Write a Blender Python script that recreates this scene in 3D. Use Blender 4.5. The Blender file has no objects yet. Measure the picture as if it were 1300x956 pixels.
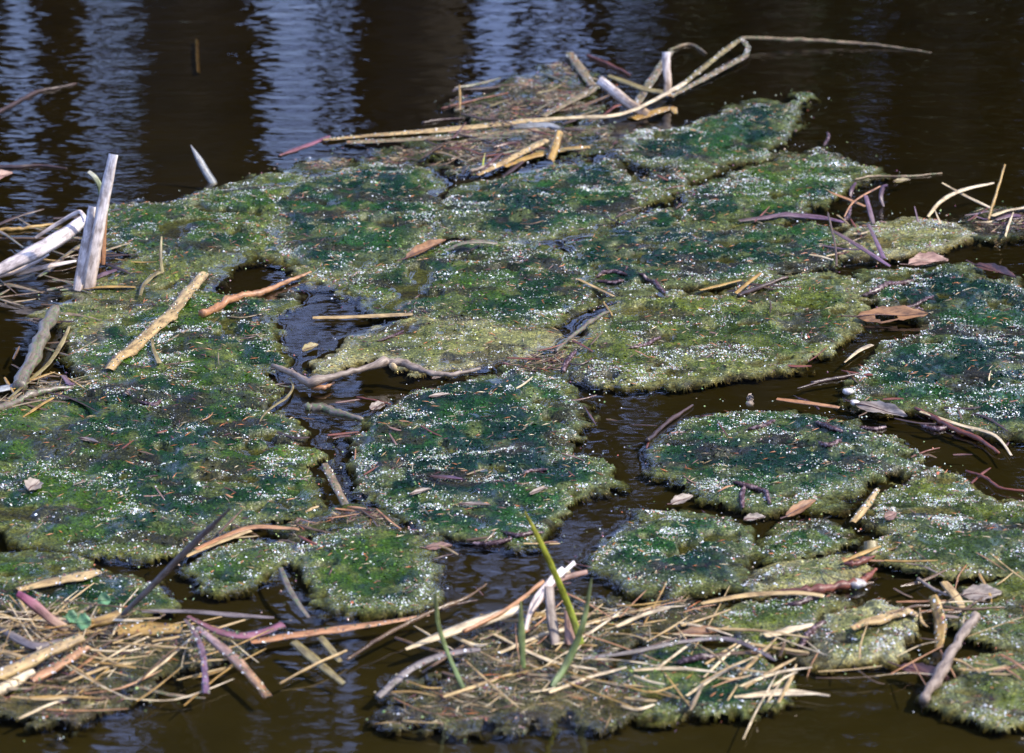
import bpy, math, random
import numpy as np
from mathutils import Vector, Matrix, Quaternion

# ---------------------------------------------------------------- camera, sky, sun, exposure
D, PITCH, WIDTH = 4.0, math.radians(20.5), 1.10          # metres from the camera to the middle of the mats
FOV = 2 * math.atan(WIDTH / 2 / D)
CAM = Vector((0, -D * math.cos(PITCH), D * math.sin(PITCH)))
sc = bpy.context.scene
C = sc.collection
cam = bpy.data.cameras.new('camera'); camo = bpy.data.objects.new('camera', cam); C.objects.link(camo)
camo.location = CAM
camo.rotation_euler = (math.pi / 2 - PITCH, 0, 0)
cam.sensor_width = 36; cam.sensor_fit = 'HORIZONTAL'; cam.angle = FOV
cam.clip_start = 0.05; cam.clip_end = 2000
cam.dof.use_dof = True; cam.dof.focus_distance = 3.97; cam.dof.aperture_fstop = 10
sc.camera = camo

SUN_EL, SUN_VEC = math.radians(48), (0.96, -0.14)         # sun to the right of the camera
n = math.hypot(*SUN_VEC)
SUN = Vector((SUN_VEC[0] / n * math.cos(SUN_EL), SUN_VEC[1] / n * math.cos(SUN_EL), math.sin(SUN_EL)))
w = bpy.data.worlds.new('World'); sc.world = w; w.use_nodes = True
nt = w.node_tree; nt.nodes.clear()
wo = nt.nodes.new('ShaderNodeOutputWorld'); bg = nt.nodes.new('ShaderNodeBackground')
sky = nt.nodes.new('ShaderNodeTexSky'); sky.sky_type = 'NISHITA'; sky.sun_disc = False
sky.sun_elevation = SUN_EL; sky.sun_rotation = math.atan2(SUN.x, SUN.y); sky.dust_density = 1.6; sky.air_density = 1.0
bg.inputs['Strength'].default_value = 0.15
tc = nt.nodes.new('ShaderNodeTexCoord'); cn = nt.nodes.new('ShaderNodeTexNoise'); cn.inputs['Scale'].default_value = 3.2; cn.inputs['Detail'].default_value = 6.0
cr = nt.nodes.new('ShaderNodeValToRGB'); cr.color_ramp.elements[0].position = 0.36; cr.color_ramp.elements[1].position = 0.72
cr.color_ramp.elements[0].color = (0.30, 0.30, 0.30, 1); cr.color_ramp.elements[1].color = (0.9, 0.9, 0.9, 1)
cm = nt.nodes.new('ShaderNodeMix'); cm.data_type = 'RGBA'; cm.inputs[7].default_value = (4.5, 6.2, 13.4, 1)   # thin bright cloud drifting all over the sky
nt.links.new(tc.outputs['Generated'], cn.inputs['Vector']); nt.links.new(cn.outputs[0], cr.inputs[0]); nt.links.new(cr.outputs[0], cm.inputs[0]); nt.links.new(sky.outputs[0], cm.inputs[6])
nt.links.new(cm.outputs[2], bg.inputs[0]); nt.links.new(bg.outputs[0], wo.inputs[0])
sl = bpy.data.lights.new('sun', 'SUN'); slo = bpy.data.objects.new('sun', sl); C.objects.link(slo)
sl.energy = 5.0; sl.angle = math.radians(0.53); sl.color = (1.0, 0.935, 0.82)
slo.rotation_euler = SUN.to_track_quat('Z', 'Y').to_euler(); slo.location = (3, -2, 5)
sc.view_settings.view_transform = 'Standard'; sc.view_settings.look = 'None'
sc.view_settings.exposure = 0.46; sc.view_settings.gamma = 1.0
sc.render.engine = 'CYCLES'
sc.cycles.max_bounces = 8; sc.cycles.transparent_max_bounces = 12; sc.cycles.caustics_reflective = False
sc.cycles.caustics_refractive = False
sc.cycles.use_denoising = True; sc.cycles.denoiser = 'OPENIMAGEDENOISE'

# ---------------------------------------------------------------- helpers
R = random.Random(7)
NR = np.random.default_rng(11)
MM = WIDTH / 1300                                        # metres per photo pixel in the middle
CR, CU, CF = Vector((1, 0, 0)), Vector((0, math.sin(PITCH), math.cos(PITCH))), Vector((0, math.cos(PITCH), -math.sin(PITCH)))

def P(x, y, z=0.0):
    """photo pixel -> point on the level plane at height z"""
    d = CF + CR * ((x - 650) * MM / D) + CU * ((478 - y) * MM / D)
    t = (z - CAM.z) / d.z
    return CAM + d * t

def tag(o, label=None, cat=None, group=None, kind=None):
    if label: o['label'] = label
    if cat: o['category'] = cat
    if group: o['group'] = group
    if kind: o['kind'] = kind
    return o

def mesh_np(name, V, F, mat, parent=None, smooth=True, attrs=None):
    """F: int array (n,k)"""
    V = np.asarray(V, dtype=np.float32); F = np.asarray(F, dtype=np.int32)
    me = bpy.data.meshes.new(name)
    me.vertices.add(len(V)); me.vertices.foreach_set('co', V.ravel())
    k = F.shape[1]
    me.loops.add(F.size); me.loops.foreach_set('vertex_index', F.ravel())
    me.polygons.add(len(F)); me.polygons.foreach_set('loop_start', np.arange(0, F.size, k, dtype=np.int32))
    me.polygons.foreach_set('use_smooth', np.full(len(F), smooth))
    me.update(calc_edges=True)
    for an, (ty, data) in (attrs or {}).items():
        a = me.attributes.new(an, ty, 'POINT')
        if ty == 'FLOAT_COLOR':
            d = np.ones((len(V), 4), np.float32); d[:, :3] = data
            a.data.foreach_set('color', d.ravel())
        elif ty == 'FLOAT_VECTOR':
            a.data.foreach_set('vector', np.asarray(data, np.float32).ravel())
        else:
            a.data.foreach_set('value', np.asarray(data, np.float32))
    me.materials.append(mat)
    o = bpy.data.objects.new(name, me); C.objects.link(o)
    if parent: o.parent = parent
    return o

def rebase(o):
    """move a mesh object's origin to the middle of its base"""
    me = o.data; V = np.empty(len(me.vertices) * 3, np.float32); me.vertices.foreach_get('co', V); V = V.reshape(-1, 3)
    c = np.array([V[:, 0].mean(), V[:, 1].mean(), V[:, 2].min()], np.float32)
    me.vertices.foreach_set('co', (V - c).ravel()); me.update()
    o.location = Vector(c.tolist())
    for ch in o.children: ch.matrix_parent_inverse = Matrix.Translation(-o.location)
    return o

_tab = NR.random((8, 128, 128))
def vnoise(x, y, s=0):
    t = _tab[s % 8]
    x = x + s * 17.31; y = y + s * 9.77
    xi = np.floor(x).astype(int); yi = np.floor(y).astype(int); fx = x - xi; fy = y - yi
    fx = fx * fx * (3 - 2 * fx); fy = fy * fy * (3 - 2 * fy)
    a = t[xi % 128, yi % 128]; b = t[(xi + 1) % 128, yi % 128]; c = t[xi % 128, (yi + 1) % 128]; d = t[(xi + 1) % 128, (yi + 1) % 128]
    return (a * (1 - fx) + b * fx) * (1 - fy) + (c * (1 - fx) + d * fx) * fy
def fbm(x, y, s=0, o=4):
    r = 0; a = 0.5; t = 0
    for k in range(o):
        r = r + a * vnoise(x * 2 ** k, y * 2 ** k, s + k); t += a; a *= 0.55
    return r / t

def catmull(pts, per=8, closed=False):
    p = [np.array(q, float) for q in pts]; n = len(p); out = []
    rng = range(n) if closed else range(n - 1)
    for i in rng:
        if closed: a, b, c, d = p[i - 1], p[i], p[(i + 1) % n], p[(i + 2) % n]
        else: a, b, c, d = p[max(i - 1, 0)], p[i], p[i + 1], p[min(i + 2, n - 1)]
        for k in range(per):
            t = k / per
            out.append(0.5 * ((2 * b) + (-a + c) * t + (2 * a - 5 * b + 4 * c - d) * t * t + (-a + 3 * b - 3 * c + d) * t ** 3))
    if not closed: out.append(p[-1])
    return np.array(out)

# ---------------------------------------------------------------- materials
def newmat(name):
    m = bpy.data.materials.new(name); m.use_nodes = True
    nt = m.node_tree; nt.nodes.clear()
    return m, nt, nt.nodes.new('ShaderNodeOutputMaterial')
def N(nt, ty, **kw):
    nd = nt.nodes.new(ty)
    for k, v in kw.items():
        if k.startswith('i_'):
            nm = k[2:].replace('_', ' ')
            nd.inputs[int(nm) if nm.isdigit() else nm].default_value = v
        else: setattr(nd, k, v)
    return nd
def ramp(nt, stops):
    r = nt.nodes.new('ShaderNodeValToRGB'); e = r.color_ramp.elements
    while len(e) < len(stops): e.new(0.5)
    for q, (p, c) in zip(e, stops): q.position = p; q.color = (*c, 1) if len(c) == 3 else c
    return r
def mixc(nt, fac, a, b, mode='MIX'):
    m = nt.nodes.new('ShaderNodeMix'); m.data_type = 'RGBA'; m.blend_type = mode
    for s, v in ((0, fac), (6, a), (7, b)):
        if isinstance(v, bpy.types.NodeSocket): nt.links.new(v, m.inputs[s])
        elif s == 0: m.inputs[s].default_value = v
        else: m.inputs[s].default_value = (*v, 1)
    return m.outputs[2]
def scalec(c, k): return tuple(min(1, v * k) for v in c)

def mat_algae():
    m, nt, out = newmat('algae'); L = nt.links.new
    b = N(nt, 'ShaderNodeBsdfPrincipled'); geo = N(nt, 'ShaderNodeNewGeometry')
    at = N(nt, 'ShaderNodeAttribute', attribute_name='col')
    mp = N(nt, 'ShaderNodeMapping'); mp.inputs['Scale'].default_value = (1, 1.0, 1); L(geo.outputs['Position'], mp.inputs[0])
    n1 = N(nt, 'ShaderNodeTexNoise', i_Scale=430.0, i_Detail=3.0, i_Roughness=0.65); L(mp.outputs[0], n1.inputs['Vector'])
    n2 = N(nt, 'ShaderNodeTexNoise', i_Scale=95.0, i_Detail=3.0, i_Roughness=0.6); L(mp.outputs[0], n2.inputs['Vector'])
    r1 = ramp(nt, [(0.34, (0.25, 0.28, 0.3)), (0.52, (0.9, 0.9, 0.9)), (0.70, (2.0, 1.95, 1.6))]); L(n1.outputs[0], r1.inputs[0])
    r2 = ramp(nt, [(0.3, (0.55, 0.62, 0.75)), (0.68, (1.4, 1.3, 1.05))]); L(n2.outputs[0], r2.inputs[0])
    c = mixc(nt, 1.0, at.outputs['Color'], r1.outputs[0], 'MULTIPLY')
    c = mixc(nt, 1.0, c, r2.outputs[0], 'MULTIPLY')
    L(c, b.inputs['Base Color'])
    bu = N(nt, 'ShaderNodeBump', i_Strength=0.6, i_Distance=0.0010); L(n1.outputs[0], bu.inputs['Height'])
    bu2 = N(nt, 'ShaderNodeBump', i_Strength=0.8, i_Distance=0.004); L(n2.outputs[0], bu2.inputs['Height']); L(bu2.outputs[0], bu.inputs['Normal'])
    L(bu.outputs[0], b.inputs['Normal'])
    rr = ramp(nt, [(0.35, (0.42,) * 3), (0.58, (0.13,) * 3)]); L(n2.outputs[0], rr.inputs[0]); L(rr.outputs[0], b.inputs['Roughness'])
    b.inputs['IOR'].default_value = 1.40; b.inputs['Specular IOR Level'].default_value = 0.22
    n3 = N(nt, 'ShaderNodeTexNoise', i_Scale=16.0, i_Detail=3.0); L(geo.outputs['Position'], n3.inputs['Vector'])
    n4 = N(nt, 'ShaderNodeTexNoise', i_Scale=240.0, i_Detail=2.0); L(geo.outputs['Position'], n4.inputs['Vector'])
    rc = ramp(nt, [(0.46, (0.03,) * 3), (0.62, (0.7,) * 3)]); L(n3.outputs[0], rc.inputs[0]); L(rc.outputs[0], b.inputs['Coat Weight'])
    b.inputs['Coat Roughness'].default_value = 0.06; b.inputs['Coat IOR'].default_value = 1.33
    bu3 = N(nt, 'ShaderNodeBump', i_Strength=0.8, i_Distance=0.0035); L(n4.outputs[0], bu3.inputs['Height']); L(bu3.outputs[0], b.inputs['Coat Normal'])
    L(b.outputs[0], out.inputs[0])
    return m
def mat_attr(name, rough, ior=1.45, coat=0.0, spec=0.5):
    m, nt, out = newmat(name); L = nt.links.new
    b = N(nt, 'ShaderNodeBsdfPrincipled'); at = N(nt, 'ShaderNodeAttribute', attribute_name='col')
    L(at.outputs['Color'], b.inputs['Base Color']); b.inputs['Roughness'].default_value = rough; b.inputs['IOR'].default_value = ior
    b.inputs['Coat Weight'].default_value = coat; b.inputs['Specular IOR Level'].default_value = spec; b.inputs['Coat Roughness'].default_value = 0.08
    L(b.outputs[0], out.inputs[0]); return m
def mat_blade(name, base, tip=None, dark=0.45, rough=0.55, spots=None, spot_amt=0.0, trans=0.0):
    """plant tissue: lengthwise streaks, blotches and stains; base colour runs into tip colour"""
    m, nt, out = newmat(name); L = nt.links.new
    b = N(nt, 'ShaderNodeBsdfPrincipled'); at = N(nt, 'ShaderNodeAttribute', attribute_name='uvl')
    tp = N(nt, 'ShaderNodeAttribute', attribute_name='tpos')
    oi = N(nt, 'ShaderNodeObjectInfo')
    add = N(nt, 'ShaderNodeVectorMath', operation='ADD'); L(at.outputs['Vector'], add.inputs[0])
    sc_ = N(nt, 'ShaderNodeVectorMath', operation='SCALE'); cmb = N(nt, 'ShaderNodeCombineXYZ')
    for k in range(3): L(oi.outputs['Random'], cmb.inputs[k])
    L(cmb.outputs[0], sc_.inputs[0]); sc_.inputs['Scale'].default_value = 37.0; L(sc_.outputs[0], add.inputs[1])
    mp = N(nt, 'ShaderNodeMapping'); mp.inputs['Scale'].default_value = (1400, 45, 1); L(add.outputs[0], mp.inputs[0])
    st = N(nt, 'ShaderNodeTexNoise', i_Scale=1.0, i_Detail=3.0, i_Roughness=0.6); L(mp.outputs[0], st.inputs['Vector'])
    mp2 = N(nt, 'ShaderNodeMapping'); mp2.inputs['Scale'].default_value = (160, 60, 1); L(add.outputs[0], mp2.inputs[0])
    bl = N(nt, 'ShaderNodeTexNoise', i_Scale=1.0, i_Detail=4.0, i_Roughness=0.65); L(mp2.outputs[0], bl.inputs['Vector'])
    col = base if tip is None else mixc(nt, tp.outputs['Fac'], base, tip)
    rs = ramp(nt, [(0.3, (dark,) * 3), (0.5, (0.95,) * 3), (0.75, (1.15,) * 3)]); L(st.outputs[0], rs.inputs[0])
    c = mixc(nt, 1.0, col, rs.outputs[0], 'MULTIPLY')
    rb = ramp(nt, [(0.38, (0.30, 0.25, 0.21)), (0.50, (0.8, 0.76, 0.72)), (0.62, (1.1, 1.1, 1.08))]); L(bl.outputs[0], rb.inputs[0])
    c = mixc(nt, 0.75, c, rb.outputs[0], 'MULTIPLY')
    if spots:
        sp = N(nt, 'ShaderNodeTexNoise', i_Scale=260.0, i_Detail=2.0); geo = N(nt, 'ShaderNodeNewGeometry'); L(geo.outputs['Position'], sp.inputs['Vector'])
        rp = ramp(nt, [(0.62 - spot_amt * 0.25, (0, 0, 0)), (0.68 - spot_amt * 0.25, (1, 1, 1))]); L(sp.outputs[0], rp.inputs[0])
        c = mixc(nt, rp.outputs[0], c, spots)
    if isinstance(c, bpy.types.NodeSocket): L(c, b.inputs['Base Color'])
    bu = N(nt, 'ShaderNodeBump', i_Strength=0.5, i_Distance=0.0009); L(st.outputs[0], bu.inputs['Height']); L(bu.outputs[0], b.inputs['Normal'])
    b.inputs['Roughness'].default_value = rough
    if trans:
        tr = N(nt, 'ShaderNodeBsdfTranslucent'); L(c, tr.inputs[0]); mx = N(nt, 'ShaderNodeMixShader', i_0=trans)
        L(b.outputs[0], mx.inputs[1]); L(tr.outputs[0], mx.inputs[2]); L(mx.outputs[0], out.inputs[0])
    else: L(b.outputs[0], out.inputs[0])
    return m
def mat_water():
    m, nt, out = newmat('pond_water'); L = nt.links.new
    geo = N(nt, 'ShaderNodeNewGeometry')
    def nz(sx, sy, det):
        mp = N(nt, 'ShaderNodeMapping'); mp.inputs['Scale'].default_value = (sx, sy, 1); mp.inputs['Rotation'].default_value = (0, 0, math.radians(6)); L(geo.outputs['Position'], mp.inputs[0])
        q = N(nt, 'ShaderNodeTexNoise', i_Scale=1.0, i_Detail=det, i_Roughness=0.5); L(mp.outputs[0], q.inputs['Vector']); return q
    a = nz(7, 32, 2.0); c = nz(28, 90, 1.0); g = nz(2.2, 1.6, 2.0)
    # calm patches and ruffled patches
    rg = ramp(nt, [(0.35, (0.45,) * 3), (0.65, (1.0,) * 3)]); L(g.outputs[0], rg.inputs[0])
    # the air hardly ruffles the water closed in by the mats
    sx = N(nt, 'ShaderNodeSeparateXYZ'); L(geo.outputs['Position'], sx.inputs[0])
    mr = N(nt, 'ShaderNodeMapRange'); mr.inputs['From Min'].default_value = 0.35; mr.inputs['From Max'].default_value = 0.75
    mr.inputs['To Min'].default_value = 0.35; mr.inputs['To Max'].default_value = 1.0; L(sx.outputs['Y'], mr.inputs['Value'])
    mu = N(nt, 'ShaderNodeMath', operation='MULTIPLY'); L(rg.outputs[0], mu.inputs[0]); L(mr.outputs[0], mu.inputs[1])
    b1 = N(nt, 'ShaderNodeBump', i_Distance=0.0030); L(a.outputs[0], b1.inputs['Height']); L(mu.outputs[0], b1.inputs['Strength'])
    b2 = N(nt, 'ShaderNodeBump', i_Distance=0.0009); L(c.outputs[0], b2.inputs['Height']); L(mu.outputs[0], b2.inputs['Strength']); L(b1.outputs[0], b2.inputs['Normal'])
    fr = N(nt, 'ShaderNodeFresnel', i_IOR=1.58); L(b2.outputs[0], fr.inputs['Normal'])
    gl = N(nt, 'ShaderNodeBsdfGlossy', i_Roughness=0.02); L(b2.outputs[0], gl.inputs['Normal'])
    tr = N(nt, 'ShaderNodeBsdfTransparent'); mx = N(nt, 'ShaderNodeMixShader')
    bf = N(nt, 'ShaderNodeMath', operation='SUBTRACT'); bf.inputs[0].default_value = 1.0; L(geo.outputs['Backfacing'], bf.inputs[1])
    fm = N(nt, 'ShaderNodeMath', operation='MULTIPLY'); L(fr.outputs[0], fm.inputs[0]); L(bf.outputs[0], fm.inputs[1])
    L(fm.outputs[0], mx.inputs[0]); L(tr.outputs[0], mx.inputs[1]); L(gl.outputs[0], mx.inputs[2]); L(mx.outputs[0], out.inputs['Surface'])
    va = N(nt, 'ShaderNodeVolumeAbsorption'); va.inputs['Color'].default_value = (0.60, 0.52, 0.30, 1); va.inputs['Density'].default_value = 150.0
    L(va.outputs[0], out.inputs['Volume'])
    return m
def mat_noise(name, c1, c2, scale, rough=0.9, bump=0.0, detail=5.0):
    m, nt, out = newmat(name); L = nt.links.new
    b = N(nt, 'ShaderNodeBsdfPrincipled', i_Roughness=rough); geo = N(nt, 'ShaderNodeNewGeometry')
    q = N(nt, 'ShaderNodeTexNoise', i_Scale=scale, i_Detail=detail); L(geo.outputs['Position'], q.inputs['Vector'])
    r = ramp(nt, [(0.3, c1), (0.7, c2)]); L(q.outputs[0], r.inputs[0]); L(r.outputs[0], b.inputs['Base Color'])
    if bump:
        bu = N(nt, 'ShaderNodeBump', i_Strength=0.8, i_Distance=bump); L(q.outputs[0], bu.inputs['Height']); L(bu.outputs[0], b.inputs['Normal'])
    L(b.outputs[0], out.inputs[0]); return m

M = {}
M['algae'] = mat_algae()
M['grain'] = mat_attr('grain', 0.14, 1.5, 0.8)
M['fringe'] = mat_attr('fringe', 0.4, 1.4, 0, 0.25)
M['flake'] = mat_attr('flake', 0.3, 1.4, 0, 0.28)
M['water'] = mat_water()
M['ground'] = mat_noise('ground', (0.115, 0.140, 0.09), (0.165, 0.195, 0.13), 9.0, 0.95, 0.004)
M['bark'] = mat_noise('bark', (0.018, 0.014, 0.010), (0.05, 0.042, 0.032), 14.0, 0.95, 0.02)
M['ivy'] = mat_noise('ivy', (0.010, 0.022, 0.006), (0.03, 0.05, 0.014), 6.0, 0.6)
M['pale'] = mat_blade('pale', (0.66, 0.53, 0.43), (0.88, 0.81, 0.78), dark=0.72, rough=0.6)
M['paletan'] = mat_blade('paletan', (0.46, 0.30, 0.15), (0.72, 0.66, 0.62), dark=0.7, rough=0.6)
M['straw'] = mat_blade('straw', (0.43, 0.285, 0.105), (0.48, 0.345, 0.16), dark=0.5)
M['strawpale'] = mat_blade('strawpale', (0.60, 0.46, 0.24), (0.64, 0.53, 0.35), dark=0.6)
M['ochre'] = mat_blade('ochre', (0.38, 0.22, 0.045), (0.44, 0.28, 0.08), dark=0.45, rough=0.35)
M['rust'] = mat_blade('rust', (0.38, 0.17, 0.065), (0.46, 0.25, 0.12), dark=0.5, rough=0.4)
M['wetbrown'] = mat_blade('wetbrown', (0.10, 0.058, 0.026), (0.16, 0.10, 0.05), dark=0.5, rough=0.25)
M['darktwig'] = mat_blade('darktwig', (0.045, 0.026, 0.020), (0.075, 0.04, 0.03), dark=0.5, rough=0.35)
M['greywood'] = mat_blade('greywood', (0.25, 0.19, 0.14), (0.30, 0.235, 0.18), dark=0.55, rough=0.5)
M['greybrown'] = mat_blade('greybrown', (0.16, 0.125, 0.085), (0.21, 0.165, 0.12), dark=0.5, rough=0.35, spots=(0.10, 0.13, 0.05), spot_amt=0.35)
M['mossy'] = mat_blade('mossy', (0.25, 0.175, 0.09), (0.29, 0.21, 0.12), dark=0.5, rough=0.4, spots=(0.10, 0.11, 0.04), spot_amt=0.3)
M['olive'] = mat_blade('olive', (0.22, 0.175, 0.06), (0.30, 0.24, 0.10), dark=0.55, rough=0.4)
M['purple'] = mat_blade('purple', (0.13, 0.085, 0.075), (0.19, 0.105, 0.165), dark=0.55, rough=0.35)
M['purplegrey'] = mat_blade('purplegrey', (0.19, 0.16, 0.135), (0.13, 0.10, 0.10), dark=0.6, rough=0.45)
M['magenta'] = mat_blade('magenta', (0.42, 0.29, 0.16), (0.22, 0.035, 0.13), dark=0.6, rough=0.4)
M['pink'] = mat_blade('pink', (0.20, 0.085, 0.075), (0.27, 0.105, 0.15), dark=0.6, rough=0.35)
M['lilacrust'] = mat_blade('lilacrust', (0.36, 0.25, 0.24), (0.40, 0.21, 0.06), dark=0.6, rough=0.4)
M['silver'] = mat_blade('silver', (0.20, 0.21, 0.20), (0.33, 0.34, 0.35), dark=0.45, rough=0.4)
M['green'] = mat_blade('green', (0.30, 0.36, 0.035), (0.42, 0.42, 0.05), dark=0.75, rough=0.4, trans=0.25)
M['greengrey'] = mat_blade('greengrey', (0.17, 0.24, 0.08), (0.21, 0.24, 0.10), dark=0.7, rough=0.4)
M['greentip'] = mat_blade('greentip', (0.07, 0.16, 0.05), (0.50, 0.48, 0.36), dark=0.6, rough=0.4)
M['leafbrown'] = mat_blade('leafbrown', (0.24, 0.115, 0.042), (0.28, 0.14, 0.055), dark=0.7, rough=0.5)
M['leafpink'] = mat_blade('leafpink', (0.30, 0.17, 0.12), (0.34, 0.20, 0.15), dark=0.6, rough=0.5)
M['leafdark'] = mat_blade('leafdark', (0.11, 0.05, 0.04), (0.15, 0.07, 0.05), dark=0.6, rough=0.3)
M['leafgrey'] = mat_blade('leafgrey', (0.26, 0.21, 0.165), (0.30, 0.25, 0.20), dark=0.7, rough=0.5)
M['catkin'] = mat_blade('catkin', (0.045, 0.018, 0.018), (0.085, 0.038, 0.04), dark=0.4, rough=0.35, spots=(0.22, 0.15, 0.15), spot_amt=0.3)
M['redroot'] = mat_blade('redroot', (0.14, 0.04, 0.025), (0.22, 0.065, 0.03), dark=0.5, rough=0.4)
M['cress'] = mat_blade('cress', (0.13, 0.30, 0.13), (0.17, 0.36, 0.17), dark=0.8, rough=0.4, trans=0.2)
M['shell'] = mat_blade('shell', (0.62, 0.58, 0.53), (0.66, 0.62, 0.57), dark=0.8, rough=0.35)

# ---------------------------------------------------------------- the setting: ground with the pond's bed, water, trees on the far bank
def build_ground():
    rs = np.concatenate([np.linspace(0, 9, 46), np.linspace(9.4, 16, 24), np.geomspace(17, 1200, 26)])
    th = np.linspace(0, 2 * math.pi, 97)[:-1]
    Rr, T = np.meshgrid(rs, th, indexing='ij')
    X = Rr * np.cos(T) * 1.35; Y = 4.8 + Rr * np.sin(T)
    dist = Rr - 8.0 - 0.7 * np.sin(3 * T) - 0.4 * np.sin(7 * T + 1)
    z = np.where(dist < 0, np.maximum(dist * 0.5, -0.006), 0.55 * (1 - np.exp(-np.maximum(dist, 0) / 0.7)))
    z = z + np.where(dist < 0, 0.003, 0.12) * (fbm(X * 1.3, Y * 1.3, 3) - 0.5)
    z = z - np.where((dist < 0), 0.0045, 0)
    V = np.stack([X, Y, z], -1).reshape(-1, 3)
    nt_ = len(th); i, j = np.meshgrid(np.arange(len(rs) - 1), np.arange(nt_), indexing='ij')
    F = np.stack([i * nt_ + j, (i + 1) * nt_ + j, (i + 1) * nt_ + (j + 1) % nt_, i * nt_ + (j + 1) % nt_], -1).reshape(-1, 4)
    o = mesh_np('ground', V, F, M['ground'])
    return tag(o, 'dark muddy ground with the shallow silty pond bed', None, None, 'structure')
build_ground()

# trees, seen only mirrored in the water
def tube(path, rad, sides=8):
    """path (n,3), rad (n,) -> V,F with capped ends"""
    path = np.asarray(path, float); n = len(path); V = []; up = np.array([0.13, 0.07, 1.0])
    for i in range(n):
        t = path[min(i + 1, n - 1)] - path[max(i - 1, 0)]; t /= np.linalg.norm(t) + 1e-9
        a = np.cross(t, up if abs(t[2]) < 0.9 else np.array([1.0, 0.1, 0])); a /= np.linalg.norm(a) + 1e-9; b = np.cross(a, t)
        for k in range(sides):
            f = 2 * math.pi * k / sides; V.append(path[i] + rad[i] * (a * math.cos(f) + b * math.sin(f)))
    F = [(i * sides + k, i * sides + (k + 1) % sides, (i + 1) * sides + (k + 1) % sides, (i + 1) * sides + k) for i in range(n - 1) for k in range(sides)]
    return np.array(V), np.array(F)
def join(parts):
    Vs, Fs, o = [], [], 0
    for V, F in parts: Vs.append(V); Fs.append(F + o); o += len(V)
    return np.concatenate(Vs), np.concatenate(Fs)

def bare_tree(px, dist, rad, height, label, nb=16, lean=0.0, crown=False, start=0.20):
    rr = random.Random(int(px * 7 + dist * 31))
    x = (px - 650) * MM / D / math.cos(PITCH) * dist; y = CAM.y + dist
    root = bpy.data.objects.new('alder_tree', None); C.objects.link(root); root.location = (x, y, 0.3)
    tag(root, label, 'tree', 'trees on the far bank')
    n = 14; path = []; rads = []
    for i in range(n):
        f = i / (n - 1)
        path.append((lean * f * height + 0.10 * math.sin(f * 5 + px), 0.08 * math.sin(f * 4 + px * 2), f * height)); rads.append(rad * (1 - 0.72 * f) * (1.35 if i == 0 else 1))
    V, F = tube(path, rads, 10); mesh_np('trunk', V, F, M['bark'], root)
    limbs = []; tips = []
    for k in range(nb):
        f = start + (0.97 - start) * (k + rr.random() * 0.6) / nb
        b = np.array(path[int(f * (n - 1))]); b[2] = f * height
        az = rr.random() * 6.28; ln = (1 - f * 0.6) * height * (0.09 + 0.09 * rr.random()); el = 0.35 + rr.random() * 0.7
        d = np.array([math.cos(az) * math.cos(el), math.sin(az) * math.cos(el), math.sin(el)])
        pts = [b + d * ln * s + np.array([0, 0, 0.12 * ln * s * s]) for s in (0, 0.35, 0.7, 1)]
        r0 = rad * (1 - 0.72 * f) * 0.33
        limbs.append(tube(pts, [r0, r0 * 0.7, r0 * 0.45, r0 * 0.15], 5)); tips.append((pts, ln))
        for q in range(6):
            s = 0.3 + 0.65 * rr.random(); bb = b + d * ln * s
            dd = d + np.array([rr.uniform(-.8, .8), rr.uniform(-.8, .8), rr.uniform(-.3, .6)]); dd /= np.linalg.norm(dd); l2 = ln * rr.uniform(.25, .5)
            limbs.append(tube([bb, bb + dd * l2 * .5, bb + dd * l2 + np.array([0, 0, .05])], [r0 * .32, r0 * .22, r0 * .06], 4))
    V, F = join(limbs); mesh_np('crown', V, F, M['bark'], root)
    if crown:                                            # ivy round the trunk and its limbs
        nl = int(crown * 5200); V = []; F = []
        rg = np.random.default_rng(int(px) + 5000)
        z = rg.uniform(0.3, height * 0.97, nl); ang = rg.uniform(0, 6.28, nl)
        rr_ = crown * np.sqrt(rg.random(nl)) * (0.55 + 0.6 * fbm(ang * 1.1, z * 1.3, int(px) % 5)) * (1 - 0.35 * z / height)
        cx = lean * z + rr_ * np.cos(ang); cy = rr_ * np.sin(ang)
        s = rg.uniform(0.05, 0.11, nl)
        u = rg.normal(size=(nl, 3)); u /= np.linalg.norm(u, axis=1)[:, None]; v = np.cross(u, rg.normal(size=(nl, 3))); v /= np.linalg.norm(v, axis=1)[:, None]
        c = np.stack([cx, cy, z], 1)
        V = np.stack([c + u * s[:, None], c + v * s[:, None] * .7, c - u * s[:, None], c - v * s[:, None] * .7], 1).reshape(-1, 3)
        o = mesh_np('ivy_leaves', V, np.arange(nl * 4).reshape(-1, 4), M['ivy'], root, smooth=False); o['kind'] = 'stuff'
    return root
TREES = [  # pixel column, distance, radius, height, ivy radius
    (42, 13.5, .10, 13, 0), (84, 15.5, .10, 14, 0), (116, 14, .085, 13, 0), (228, 12.5, .21, 15, .30), (304, 17, .10, 12, 0), (330, 20, .06, 13, 0),
    (465, 13, .13, 14, .0), (569, 12.2, .15, 15, .0), (686, 18, .05, 12, 0), (741, 16, .055, 13, 0),
    (842, 12.6, .12, 14, .28), (905, 14, .16, 15, .42), (985, 12.8, .20, 15, .46), (1065, 15.5, .16, 14, .40), (1150, 13, .2, 15, .38),
    (1225, 14.5, .22, 15, .45), (1345, 13, .2, 15, .45), (338, 13.2, .045, 12, 0), (362, 14, .07, 12, 0), (396, 16, .04, 12, 0), (428, 13, .06, 13, 0), (632, 14, .05, 13, 0), (662, 17, .04, 12, 0), (708, 13.5, .03, 12, 0), (772, 15, .04, 13, 0), (18, 16, .045, 12, 0), (150, 17, .035, 12, 0), (-60, 13, .2, 15, .3), (-190, 14, .2, 14, .4), (1480, 14, .2, 14, .4)]
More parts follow.
